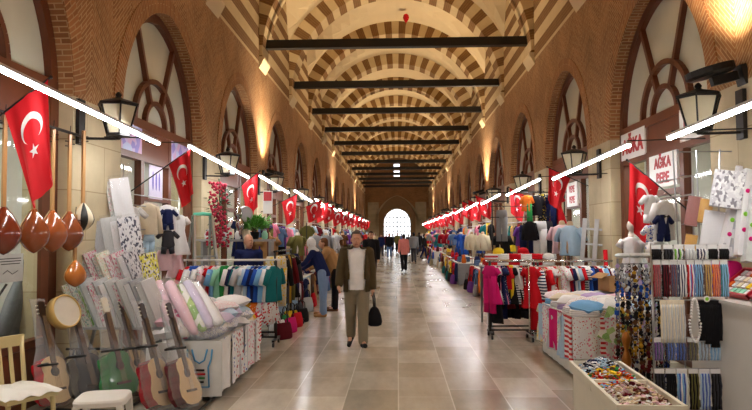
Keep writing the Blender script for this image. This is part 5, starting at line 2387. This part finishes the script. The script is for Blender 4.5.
M_DUMMY = plain('dummy_white', (226, 220, 210), .5)
M_DUMMYT = plain('dummy_tan', (196, 160, 128), .5)
p = at(632, 262, 8.6)
torso('mannequin', 'small white mannequin in a frilled white baby dress behind the charm stand', 'mannequin', (p.x, 8.6, 0), -.4, 'white', 'dress', 1.28, M_DUMMY, None, .72, True)
p = at(629, 262, 9.4)
torso('mannequin', 'small mannequin in pale grey by the shop glass under the flag', 'mannequin', (p.x + .1, 9.4, 0), -.4, 'pale grey', 'dress', 1.3, M_DUMMY, None, .7, True)

# ---- white table of children clothes
WX0, WX1, WY0, WY1, WH = 2.08, 3.15, 7.75, 9.5, .7
table('white table heaped with folded children clothes beside the chrome clothes rail', ((WX0 + WX1) / 2, (WY0 + WY1) / 2, 0), WX1 - WX0, WY1 - WY0, WH, M_WHITE, plain('table_cloth_pale', (216, 214, 206), .8))
FC = ['white', 'white', 'pale grey', 'pale pink', 'white', 'floral yellow', 'pale blue', 'white', 'floral pink', 'cream', 'white', 'floral red', 'sky blue', 'white', 'lilac', 'white']
n = 0
for lay in range(2):
    for j in range(5):
        for i in range(3):
            c = FC[(n * 5 + lay) % len(FC)]
            n += 1
            soft = lay == 1
            soft_pack('folded_garment', c, '%s %s garment, %s from aisle, %s row of right table heap' % (c, 'crumpled' if soft else 'folded', ORD[i], ORD[j]), 'folded clothes',
                      (WX0 + .19 + i * .34 + lay * .04 + rnd.uniform(-.03, .03), WY0 + .2 + j * .34 + lay * .05 + rnd.uniform(-.03, .03), WH + .002 + lay * .1), (.36, .33, .14 if soft else .75), rnd.uniform(-.6, .6),
                      (rnd.uniform(-.12, .12), rnd.uniform(-.12, .12), rnd.uniform(-.7, .7)) if soft else None, 'folded clothes heaped on the right table', PILLOW if soft else FOLD)
for i, c in enumerate(['red striped', 'pale blue', 'dotted red', 'magenta', 'pale grey', 'floral pink', 'pale blue', 'floral yellow']):
    garment('towel' if i % 3 != 1 else 'dress', c, '%s cloth hung on the right table edge, %s from its near corner' % (c, ORD[i]), 'hung cloth', (WX0 - .045, WY0 + .12 + i * .21, WH + .01 + (.02 if i % 3 == 1 else 0)), PI / 2 + PI + rnd.uniform(-.2, .2),
            'cloths hung on the right table', (1.0, .62)[i % 3 == 1], hanger=False)
for i, c in enumerate(('dotted red', 'floral pink', 'red striped', 'floral red')):
    garment('towel', c, '%s cloth hung on the near end of the right table, %s from the aisle' % (c, ORD[i]), 'hung cloth', (WX0 + .12 + i * .16, WY0 - .045, WH + .01), 0, 'cloths hung on the right table end', .95, hanger=False)
o = thing('sheet_pack', 'green and white sheet in a clear bag leaning on the right table corner', 'pack', at(610, 342, 7.65), 0, None, (R(-24), R(22), R(-14)))
m = MB()
m.box((0, 0, .2), (.3, .05, .4))
m.build('contents', PR['green and white'], o)
m = MB()
m.grid(lambda u, v: ((u - .5) * .42, -.05 - .03 * math.sin(PI * u), v * .5 - .03), 8, 6)
m.build('clear_bag', M_FILM, o, smooth=True, recalc=False)
o = thing('cardboard_box', 'open brown cardboard carton at the far side of the right table', 'box', (3.05, 9.2, .72 + .17), .2)
m = MB()
for a, b, sx, sy in ((-.19, 0, .012, .3), (.19, 0, .012, .3), (0, -.15, .38, .012), (0, .15, .38, .012)):
    m.box((a, b, .1), (sx, sy, .2))
m.box((0, 0, .006), (.38, .3, .012))
m.build('carton', cloth('tan'), o)
m = MB()
m.box((-.25, 0, .215), (.14, .3, .008), ry=-.5)
m.build('flap', cloth('tan'), o)

# ---- chrome and black clothes rails
def rail_goods(seq, x0, x1, y, z, where, group, ang=(.85, 1.3), sc=1.0):
    n = len(seq)
    for i, (c, kd) in enumerate(seq):
        nm = kd.replace('_', ' ').replace('t shirt', 't-shirt')
        pos = ORD[i]
        garment(kd, c, '%s %s, %s from the aisle on %s' % (c, nm, pos, where), 'children clothes', (x0 + (x1 - x0) * i / (n - 1), y + rnd.uniform(-.012, .012), z - .035), -rnd.uniform(*ang), group, sc * (.8 if i > 6 and n > 18 else 1) if kd not in ('dress',) else sc * .85)


RYR = 10.7
clothes_rack('black-posted clothes rail with castors holding bright dresses, nearest the aisle', (1.86, RYR, 0), .72, 1.25, M_CHROME, M_BLACK)
rail_goods([('magenta', 'trousers'), ('magenta', 'dress'), ('white', 'dress'), ('black', 'long_dress'), ('pink', 'dress'), ('navy', 'dress'), ('dotted navy', 'dress'), ('black', 't_shirt'), ('red', 't_shirt'), ('yellow', 'trousers'), ('black', 'dress'), ('white', 'jumper'), ('navy striped', 'dress'), ('black', 'dress'), ('red', 'dress'), ('charcoal', 'dress'), ('maroon', 'dress'), ('black', 'long_dress'), ('dotted white', 'dress'), ('white', 'blouse'), ('black', 'jumper')],
           1.5, 2.2, RYR, 1.25, 'the black-posted rail', 'clothes on the black-posted rail', sc=.88)
clothes_rack('second black clothes rail with castors, set behind the black-posted one', (1.98, 11.15, 0), .8, 1.22, M_BLACK, M_BLACK)
rail_goods([('black', 'dress'), ('navy', 'trousers'), ('maroon', 'dress'), ('black', 'trousers'), ('crimson', 'dress'), ('charcoal', 'trousers'), ('black', 'dress'), ('navy', 'dress')], 1.64, 2.34, 11.15, 1.22, 'the second black rail', 'clothes on the second black rail')
clothes_rack('chrome clothes rail with castors holding small tops, behind the white table', (2.72, 10.45, 0), 1.26, 1.25, M_CHROME, M_CHROME)
rail_goods([('red', 'dress'), ('navy striped', 'jumper'), ('red', 'long_dress'), ('beige striped', 'long_dress'), ('red', 'blouse'), ('white', 'dress'), ('floral red', 'dress'), ('red', 'long_dress'), ('beige', 'long_dress'), ('floral pink', 't_shirt'), ('white', 't_shirt'), ('crimson', 't_shirt'), ('navy', 't_shirt'),
            ('white', 't_shirt'), ('pale blue', 't_shirt'), ('red', 't_shirt'), ('navy striped', 't_shirt'), ('white', 'romper'), ('blue', 't_shirt'), ('navy', 'blouse'), ('crimson', 't_shirt'), ('white', 't_shirt'), ('sky blue', 't_shirt'), ('maroon', 't_shirt'), ('floral blue', 'blouse')],
           2.13, 3.3, 10.45, 1.25, 'the chrome rail', 'clothes on the chrome rail', sc=.95)

# heap of red and white goods on the table behind the rails
table('cloth-covered table behind the clothes rails, heaped with red and white goods', (2.2, 12.15, 0), 1.25, 1.0, 1.12, M_WHITE)
HC = ['red', 'white', 'red', 'white', 'crimson', 'white', 'red striped', 'white', 'red', 'white', 'red', 'pale grey']
for i, c in enumerate(HC):
    soft_pack('folded_garment', c, '%s folded cloth on table behind the rails, %s in %s row' % (c, ORD[i % 6] + ' from aisle', ('front', 'upper')[i // 6]), 'folded clothes', (1.68 + (i % 6) * .2 + .04 * (i // 6), 11.85 + .1 * (i // 6), 1.125 + (i // 6) * .1), (.26, .4, 1.0),
              rnd.uniform(-.3, .3), None, 'red and white cloths behind the rails', FOLD)
M_HATW = cloth('white')


def cap(label, c, loc, rz=0.0, group=None):
    o = thing('cap', label, 'cap', loc, rz, group)
    m = MB()
    m.lathe([(.1, 0), (.105, .03), (.09, .075), (.05, .1), (.005, .108)], 16)
    m.build('crown', cloth(c), o, smooth=True)
    m = MB()
    m.prism([(.1 * math.cos(t), -.1 * math.sin(t)) for t in [k * PI / 10 for k in range(11)]] + [(-.08, -.12), (-.05, -.17), (0, -.185), (.05, -.17), (.08, -.12)][0:0] , .006, 0, 'z') if False else m.grid(lambda u, v: ((u - .5) * .19 * (1 - .35 * v), -.08 - .1 * v * math.sin(PI * (.15 + .7 * u)), .012 - .02 * v), 8, 4)
    m.build('peak', cloth(c), o, smooth=True, recalc=False)
    return o


cap('white cap on top of the goods behind the chrome rail', 'white', (2.7, 11.75, 1.235), .3)
cap('yellow cap among the red and white cloths', 'yellow', (1.85, 12.0, 1.33), -.4)
cap('red cap on top of the red and white cloths', 'red', (2.3, 12.0, 1.33), .2)

# mannequins in blouses at the second shop
p = at(576, 262, 11.9)
torso('mannequin', 'headless mannequin in a pale blue blouse beside the leaning ladder', 'mannequin', (3.12, 11.85, 0), -.5, 'pale blue', 'blouse', 1.33, M_DUMMYT, None, 1.0)
torso('mannequin', 'headless mannequin in a pink blouse behind the blue blouse', 'mannequin', (3.1, 12.35, 0), -.5, 'pale pink', 'blouse', 1.35, M_DUMMYT, None, 1.0)

# aluminium ladder leaning on pier
o = thing('ladder', 'folded aluminium ladder leaning on the stone pier behind the chrome rail', 'ladder', (3.28, 11.35, 0), R(-20), None)
o.rotation_euler = (0, R(5), R(-24))
for x in (-.2, 0, .2):
    m = MB()
    m.box((x, 0, .97), (.07, .06, 1.94))
    m.build('rail', plain('aluminium', (196, 198, 200), .4, .3), o)
for i in range(7):
    m = MB()
    m.box((0, .0, .2 + i * .26), (.4, .03, .035))
    m.build('rung', plain('aluminium', (196, 198, 200), .4, .3), o)
o = thing('fire_extinguisher', 'red curved tube standing beside the aluminium ladder', 'tube', (3.36, 10.75, 0))
m = MB()
m.tube([(0, 0, 0), (.02, 0, .6), (.05, 0, 1.0), (.03, 0, 1.42)], .035, 10)
m.build('tube', cloth('red'), o, smooth=True)
o.name = 'rolled_banner'
o['category'] = 'banner'
o['label'] = 'red rolled banner standing beside the aluminium ladder'

# garments hung high in front of the third pier
o = thing('overhead_rail', 'thin black rail hung with dark and green clothes over the second right stall', 'rail', (2.62, 13.2, 2.52))
m = MB()
m.tube([(-.75, 0, 0), (.8, 0, 0)], .012, 6)
m.build('rail', M_BLACK, o)
for x in (-.7, .75):
    m = MB()
    m.tube([(x, 0, 0), (x, 0, -2.52)], .014, 6)
    m.build('post', M_BLACK, o)
for i, (c, kd, x, z, sc) in enumerate((('grey', 'trousers', 2.1, 2.2, .72), ('orange', 't_shirt', 2.62, 2.5, .6), ('green', 'scarf', 2.66, 2.3, .55), ('black', 'jumper', 2.66, 1.98, .72), ('black', 't_shirt', 2.8, 2.5, .75),
                                       ('floral black', 'scarf', 2.92, 2.5, .75), ('white', 'trousers', 2.86, 1.98, .85), ('charcoal', 'trousers', 2.98, 1.98, .85), ('navy', 'trousers', 3.08, 2.5, .8), ('red', 'dress', 3.22, 2.5, .7))):
    garment(kd, c, '%s %s hung on the overhead rail by the second right stall, %s' % (c, kd.replace('_', ' '), 'upper tier' if z > 2.15 else 'lower tier'), 'clothes', (x, 13.2 + (0 if z == 2.5 else -.06), z), -.75, 'clothes on the overhead rail', sc)
m = MB()
m.tube([(-.75, -.06, -.5), (.8, -.06, -.5)], .01, 6)
m.build('lower_rail', M_BLACK, o)
m = MB()
m.tube([(-.75, -.06, -.28), (.1, -.06, -.28)], .008, 6)
m.build('middle_rail', M_BLACK, o)
# ------------------------------------------------------------------ flags
def fl_at(label, y, pb, pt, drop, sway, seed):
    b, t = at(*pb, y), at(*pt, y)
    d = (t - b)
    s = -1 if b.x < 0 else 1
    ext = max(0, (3.69 - abs(b.x)) / abs(d.x))        # the pole runs on to the shopfront
    b2 = b - d * ext
    L = 1 + ext
    return flag(label, b2, t, drop, seed=seed, w0=(ext + .02) / L, w1=.97, sway=sway)


fl_at('large red flag hanging from the first left-hand shop, nearest the camera', 5.5, (3, 113), (51, 77), .84, .16, 0.3)
fl_at('red flag on the left above the grey step ladder', 8.9, (168, 165), (192, 148), .62, .12, 1.2)
fl_at('red flag on the left beside the hanging red flowers', 12.3, (241, 186), (260, 171), .66, .05, 2.2)
fl_at('red flag on the left above the rail of dark clothes', 16.6, (281, 202), (299, 193), .62, .03, .9)
fl_at('large red flag hanging below the AĞKA sign on the right', 8.2, (660, 187), (627, 160), .74, -.1, 1.6)
fl_at('red flag on the right above the blue blouse mannequin', 12.4, (571, 178), (547, 167), .62, -.12, .4)
fl_at('red flag on the right behind the overhead clothes rail', 15.6, (528, 197), (508, 187), .6, -.06, 2.7)
n = {-1: 0, 1: 0}
for s in (-1, 1):
    for k in range(2 if s > 0 else 3, 13):
        for j in ((0, 1) if k % 4 == 3 else (0,)):
            y = PIER0[s] + (k + .3 + .5 * j) * BAY
            if y < 18.5:
                continue
            n[s] += 1
            dz = rnd.uniform(-.06, .08)
            flag('small red flag down the %s side, %s beyond the big ones' % (SIDE[s], ORD[n[s] - 1] if n[s] <= 20 else 'last'), (s * 3.66, y, 2.5 + dz), (s * 2.6, y + .02, 2.96 + dz), .58,
                 seed=rnd.random() * 6, w0=.42, gather=.3, sway=rnd.uniform(-.05, .08) * -s)

# red balloon resting against the crown of the vault
p = at(406, 18, 24.3)
o = thing('balloon', 'red balloon floating up against the crown of the vault', 'balloon', (p.x, p.y, p.z))
m = MB()
m.lathe([(.002, -.2), (.03, -.17), (.09, -.08), (.12, .02), (.1, .1), (.05, .15), (.003, .165)], 16)
m.build('balloon_skin', plain('balloon_red', (206, 16, 30), .25, var=.04), o, smooth=True)
m = MB()
m.lathe([(.02, -.225), (.004, -.2), (.01, -.195)], 8)
m.build('knot', plain('balloon_red', (206, 16, 30)), o)

# ------------------------------------------------------------------ shelves inside the near shops
def shelf_unit(label, x, y, w, s, stock, grp):
    o = thing('shelf_unit', label, 'shelves', (x, y, 0), PI / 2 if s > 0 else -PI / 2)
    for xx in (-w / 2, w / 2):
        m = MB()
        m.box((xx, 0, 1.2), (.04, .4, 2.4))
        m.build('side_panel', M_CREAM, o)
    for z in (.4, .9, 1.4, 1.9, 2.36):
        m = MB()
        m.box((0, 0, z), (w, .4, .03))
        m.build('shelf', M_CREAM, o)
    i = 0
    for z, tn in ((.9, 'lower'), (1.4, 'middle'), (1.9, 'upper')):
        for j in range(6):
            c = stock[i % len(stock)]
            i += 1
            soft_pack('folded_garment', c, '%s folded goods on %s, %s along the %s shelf' % (c, grp[9:], ORD[j], tn), 'folded clothes', (x, y - w / 2 + .3 + j * (w - .6) / 5, z + .015), (.34, .38, 2.6), PI / 2, None, grp, FOLD)


shelf_unit('cream shelves at the back of the second left-hand shop', -5.9, 9.8, 3.0, -1, ['pale pink', 'white', 'sky blue', 'cream', 'lilac', 'mint', 'white'], 'goods on the second left shop shelves')
shelf_unit('cream shelves at the back of the first right-hand shop', 5.9, 9.1, 3.0, 1, ['white', 'pale blue', 'cream', 'pale pink', 'white', 'mint', 'beige'], 'goods on the first right shop shelves')
shelf_unit('cream shelves at the back of the second right-hand shop', 5.9, 13.7, 3.0, 1, ['pale blue', 'white', 'red', 'cream', 'navy', 'white'], 'goods on the second right shop shelves')
shelf_unit('cream shelves at the back of the music shop', -5.9, 5.2, 3.4, -1, ['tan', 'cream', 'grey', 'white', 'mint', 'beige'], 'goods on the music shop shelves')

# ------------------------------------------------------------------ goods for the farther stalls
BAGB = MB()
BAGB.loft([[Vector((hw * math.copysign(abs(math.cos(t)) ** .6, math.cos(t)), d_ * math.copysign(abs(math.sin(t)) ** .7, math.sin(t)), z)) for t in [2 * PI * k / 16 for k in range(16)]]
           for z, hw, d_ in ((0, .13, .05), (.02, .15, .065), (.12, .15, .06), (.22, .13, .035), (.24, .12, .02))])
BAG_ME = BAGB.mesh('bag_body', [cloth('white')], smooth=True)
h = MB()
h.tube([(-.08, 0, .22), (-.07, 0, .34), (0, 0, .39), (.07, 0, .34), (.08, 0, .22)], .009, 6)
BAGH_ME = h.mesh('handle', [M_BLACK], smooth=True)


def handbag(c, label, loc, rz=0.0, group=None, sc=1.0):
    o = thing('handbag', label, 'bag', loc, rz, group)
    o.scale = (sc,) * 3
    b = link('bag_body', BAG_ME, o)
    set_mat(b, cloth(c))
    link('handle', BAGH_ME, o)
    return o


HATM = MB()
HATM.lathe([(.19, .0), (.195, .008), (.1, .02), (.098, .07), (.08, .11), (.03, .125), (.003, .12)], 18)
HAT_ME = HATM.mesh('sun_hat', [cloth('white')], smooth=True)


def sun_hat(c, label, loc, group=None):
    o = link('sun_hat', HAT_ME, None, loc, rnd.random() * 3)
    set_mat(o, cloth(c))
    o.rotation_euler.x = rnd.uniform(-.2, .2)
    return tag(o, label, 'hat', group)


SHOEM = MB()
for a in ():
    pass
SHOEM.loft([[Vector((w_ * math.cos(t), y, max(0, zc + h_ * math.sin(t)))) for t in [2 * PI * k / 10 for k in range(10)]] for y, w_, h_, zc in
            ((-.13, .015, .015, .02), (-.1, .036, .03, .025), (-.03, .04, .045, .035), (.05, .034, .06, .045), (.11, .03, .055, .04), (.125, .015, .02, .04))])
SHOE_ME = SHOEM.mesh('shoe', [cloth('white')], smooth=True)
COLS = {
    -1: ['black', 'charcoal', 'brown', 'beige', 'navy', 'purple', 'white', 'tan', 'pale blue', 'cream', 'olive', 'maroon', 'denim', 'grey', 'red', 'pink', 'pale grey'],
    1: ['red', 'maroon', 'denim', 'yellow', 'beige', 'crimson', 'white', 'navy', 'teal', 'orange', 'black', 'pink', 'purple', 'cream', 'grey', 'tan', 'blue'],
}


def far_stall(s, k, dens):
    sd = SIDE[s]
    r = random.Random(100 * k + s)
    y0 = PIER0[s] + k * BAY + .75
    y1 = y0 + BAY - 1.1
    on = 'on the %s %s-hand stall' % (ORD[k], sd)
    C = COLS[s]

    def pick(i):
        return C[(i * 5 + k * 3) % len(C)]
    xa = 2.0 + .12 * (k % 3)
    xc = xa + .5
    L = y1 - y0 - .1
    table('market table with a %s skirt, %s %s-hand stall from the front' % (pick(1), ORD[k], sd), (s * xc, (y0 + y1) / 2, 0), 1.0, L, .72, M_WHITE, cloth(pick(1)))
    nfront = {3: 8, 2: 6, 1: 4}[dens]
    for i in range(nfront):
        y = y0 + .3 + i * (L - .4) / (nfront - 1)
        c = pick(i)
        kind = (i + k) % 3
        if kind == 0:
            handbag(c, '%s handbag %s, %s from the front' % (c, on, ORD[i]), (s * (xa + .2), y, .722), s * -PI / 2 + r.uniform(-.5, .5), 'handbags on the stalls', 1.15)
        elif kind == 1:
            sun_hat(c, '%s sun hat %s, %s from the front' % (c, on, ORD[i]), (s * (xa + .25), y, .735), 'hats on the stalls')
        else:
            soft_pack('folded_garment', c, '%s folded clothes %s, %s from the front' % (c, on, ORD[i]), 'folded clothes', (s * (xa + .28), y, .722), (.4, .4, 1.8), r.uniform(-.4, .4), None, 'folded clothes on the stalls', FOLD)
    # a rail of clothes along the back of the table
    h = 2.0 + .1 * (k % 2)
    o = thing('clothes_rack', 'tall black clothes rail at the back of the %s %s-hand stall' % (ORD[k], sd), 'clothes rack', (s * (xa + 1.1), (y0 + y1) / 2, 0), PI / 2)
    m = MB()
    m.tube([(-L / 2, 0, h), (L / 2, 0, h)], .015, 6)
    m.build('top_rail', M_STEEL, o)
    for e in (-1, 1):
        m = MB()
        m.tube([(e * L / 2, 0, 0), (e * L / 2, 0, h)], .015, 6)
        m.build('post', M_BLACK, o)
        m = MB()
        m.box((e * L / 2, 0, .02), (.05, .3, .04))
        m.build('foot', M_BLACK, o)
    ng = {3: 10, 2: 7, 1: 4}[dens]
    kinds = ['jumper', 'dress', 'trousers', 't_shirt', 'long_dress', 'scarf', 'blouse']
    for i in range(ng):
        c = pick(i + 7)
        kd = kinds[(i + k) % 7]
        garment(kd, c, '%s %s on the tall rail of %s %s-hand stall, %s from the front' % (c, kd.replace('_', ' '), ORD[k], sd, ORD[i]), 'clothes',
                (s * (xa + 1.1), y0 + .2 + i * (L - .3) / (ng - 1), h - .04), r.uniform(-.5, .5) + (PI / 2 if r.random() < .5 else 0), 'clothes on the tall rails', 1.0 if kd != 'dress' else .9)
    # low row beside the aisle: bags, rolled cloth and shoes on the ground in front
    nl = {3: 9, 2: 6, 1: 3}[dens]
    for i in range(nl):
        c = pick(i + 3)
        y = y0 + .35 + i * (L - .5) / max(1, nl - 1)
        if (i + k) % 3 == 1:
            handbag(c, '%s bag on the floor before the %s %s-hand stall, %s from the front' % (c, ORD[k], sd, ORD[i]), (s * (xa - .12), y, 0.0), s * -PI / 2 + r.uniform(-.5, .5), 'bags on the floor', 1.3)
        else:
            kd = ('towel', 'dress', 'jumper', 'trousers')[(i + k) % 4]
            garment(kd, c, '%s %s hung on the aisle edge of the %s %s-hand stall, %s along' % (c, kd, ORD[k], sd, ORD[i]), 'clothes', (s * (xa - .045), y, .74), PI / 2 + r.uniform(-.3, .3), 'clothes hung on stall edges', .68 if kd != 'towel' else 1.1, hanger=False)
    # bust or two on the aisle corner
    for j in range(2 if dens > 1 else 1):
        c = pick(11 + j * 4)
        kd = ('jumper', 'dress', 'blouse')[(k + j) % 3]
        torso('mannequin', 'shop bust in a %s %s at the %s end of the %s %s-hand stall' % (c, kd, ('near', 'far')[j], ORD[k], sd), 'mannequin', (s * (xa + .42), (y0 - .16 if j == 0 else y1 + .1), 0), -s * .6, c, kd, 1.2, (M_DUMMY, M_DUMMYT)[(k + j) % 2], 'shop busts', .95)


for s in (-1, 1):
    for k in range(1, 13):
        if PIER0[s] + (k + 1) * BAY > Y_FAR - 1:
            continue
        if k == 1 and s > 0:
            continue
        far_stall(s, k, 3 if k <= 3 else 2 if k <= 7 else 1)

# rail of dark clothes standing along the aisle behind the white rail
clothes_rack('low black clothes rail of dark trousers along the left aisle', (-2.02, 11.5, 0), 1.6, 1.42, M_BLACK, M_BLACK, PI / 2)
for i, (c, kd) in enumerate((('floral yellow', 'trousers'), ('black', 'jumper'), ('charcoal', 'trousers'), ('mustard', 'trousers'), ('black', 'trousers'), ('maroon', 'jumper'), ('olive', 'trousers'), ('black', 'dress'), ('charcoal', 'jumper'), ('navy', 'trousers'))):
    garment(kd, c, '%s %s on the low black rail, %s from the front' % (c, kd, ORD[i]), 'clothes', (-2.02, 10.8 + i * .16, 1.385), .25 + rnd.uniform(-.2, .3), 'clothes on the low black rail', .95)
for i, c in enumerate(('maroon', 'white', 'magenta', 'green', 'red', 'yellow', 'black')):
    handbag(c, '%s bag on the floor by the low black rail, %s from the front' % (c, ORD[i]), (-1.86 - .16 * (i % 2), 10.6 + i * .34, 0), rnd.uniform(.6, 2), 'bags on the floor by the low rail', 1.1)

# ------------------------------------------------------------------ people
YM = 9.75
pm_ = at(357, 348, YM)
HAIRG = plain('grey_hair', (66, 56, 48), .7, var=.3, scale=60)
JK = plain('jacket_olive', (74, 62, 40), .8, var=.12)
TR = plain('trousers_khaki', (128, 118, 98), .85, var=.1)
man, AR, kk = person('man in an olive jacket and white shirt walking down the middle of the aisle', (pm_.x, YM, 0), R(4), 1.71, hipL=-.16, kneeL=.34, hipR=.16, kneeR=.06, armL=(.16, .5), armR=(-.04, .2), spread=(.22, .16), girth=1.16,
                     top='white', jacket=JK, legs=TR, hair_mat=HAIRG, shoes='black', fine=True, jacket_len=0.0)
Wr = AR[1][2] + AR[1][3] * .1
hw_ = Matrix.Translation(man.location) @ Matrix.Rotation(R(4), 4, 'Z') @ Matrix.Scale(kk, 4) @ Wr
o = thing('wrist_bag', 'black soft bag hanging from the hand of the man in the olive jacket', 'bag', hw_)
m = MB()
m.loft([ring_cloth(w_, d_, z, 16, z * 8, .08, cx=.02) for z, w_, d_ in ((-.2, .03, .03), (-.23, .06, .045), (-.33, .1, .06), (-.42, .115, .065), (-.47, .1, .05), (-.49, .06, .03))])
m.build('bag_body', cloth('black'), o, smooth=True)
m = MB()
m.tube([(.03, -.03, -.22), (.03, -.03, -.08), (.01, -.02, .01), (-.01, .02, .01), (.0, .03, -.08), (.01, .03, -.22)], .011, 6)
m.build('strap', M_BLACK, o, smooth=True)
# pen at the shirt placket and buttons
m = MB()
for i in range(4):
    m.ell((0, -.205 + .012 * i, 1.1 + i * .09), (.006, .004, .006), 6)

p = at(404, 271, 29.5)
person('woman in a salmon pink jacket and black trousers walking away down the aisle', (p.x, 29.5, 0), PI + .1, 1.66, hipL=.22, kneeL=.1, hipR=-.2, kneeR=.3, top='pink', jacket=plain('salmon', (214, 130, 122), .8), legs='black', hair='black', woman=True, jacket_len=.06)
p = at(414, 263, 38.5)
person('man in a grey jacket walking beside the woman in pink', (p.x, 38.5, 0), PI - .1, 1.75, hipL=-.2, kneeL=.25, hipR=.2, top='grey', jacket='grey', legs='charcoal', hair='black', jacket_len=.02)
p = at(371, 240, 20.5)
person('person in a black jacket close behind the man in the olive jacket', (p.x, 20.5, 0), .15, 1.74, hipL=.15, hipR=-.12, kneeR=.2, top='charcoal', jacket='black', legs='charcoal', hair='black', jacket_len=.05)
CRW = [(381, 50, 'navy', 'navy', 'charcoal', .2, 'man in a navy jacket coming up the left of the aisle'), (389, 46, 'black', 'black', 'denim', -.1, 'man in a black jacket beside the navy jacket'),
       (397, 58, 'olive', 'olive', 'black', 0, 'person in an olive coat near the far doorway'), (392, 61, 'charcoal', None, 'navy', .3, 'person in a charcoal top before the far doorway'),
       (401, 64, 'denim', None, 'black', 3.0, 'person in a denim top walking out to the far doorway'), (408, 55, 'navy', 'charcoal', 'charcoal', 3.1, 'person in a charcoal jacket right of the far doorway'),
       (375, 57, 'beige', 'beige', 'charcoal', .1, 'person in a beige coat on the far left of the aisle'), (419, 52, 'black', 'black', 'charcoal', 2.9, 'person in a black coat on the far right of the aisle'),
       (386, 64, 'maroon', 'maroon', 'black', 0, 'person in a maroon coat left of the far doorway'), (412, 63, 'grey', 'charcoal', 'navy', 0, 'person in dark clothes at the right jamb of the doorway'),
       (424, 44, 'charcoal', 'black', 'navy', 1.4, 'person in a black jacket turned to a right-hand stall'), (369, 38, 'charcoal', 'charcoal', 'black', -1.2, 'person in a charcoal jacket turned to a left-hand stall')]
for i, (px, y, tp, jk, lg, rz, lab) in enumerate(CRW):
    x = (px - 397) / 650 * y
    sgn = 1 if i % 2 else -1
    person(lab, (x, y, 0), rz, 1.64 + .03 * (i * 7 % 5), hipL=.2 * sgn, hipR=-.18 * sgn, kneeL=.05 if sgn > 0 else .25, kneeR=.25 if sgn > 0 else .05, top=tp, jacket=jk, legs=lg, hair=('black', 'brown')[i % 3 == 2], woman=i % 3 == 2, long_hair=i % 3 == 2,
           jacket_len=.06, voxel=.02)
# shoppers bending over the left stall
p = at(324, 314, 13.6)
person('woman in pale jeans, navy top and white head scarf bending over the left stall', (p.x, 13.5, 0), -PI / 2 - .2, 1.66, lean=.42, armL=(.5, .5), armR=(.6, .5), top='navy', legs=plain('jeans_pale', (126, 150, 186), .85), scarf='white', bald=True, woman=True, shoes='tan', hipL=.06, hipR=-.04)
p = at(336, 306, 14.6)
person('shopper in a tan coat leaning over the left stall behind the woman in jeans', (p.x, 14.5, 0), -PI / 2, 1.66, lean=.4, armL=(.5, .5), armR=(.55, .5), top='tan', jacket='tan', legs='black', hair='brown', jacket_len=.05, shoes='brown', hipL=.05)
# ground outside the far doorway
m = MB()
m.box((0, Y_FAR + 30, -.22), (80, 60, .2))
structure(m.build('ground', plain('paving_outside', (190, 186, 178), .8)))
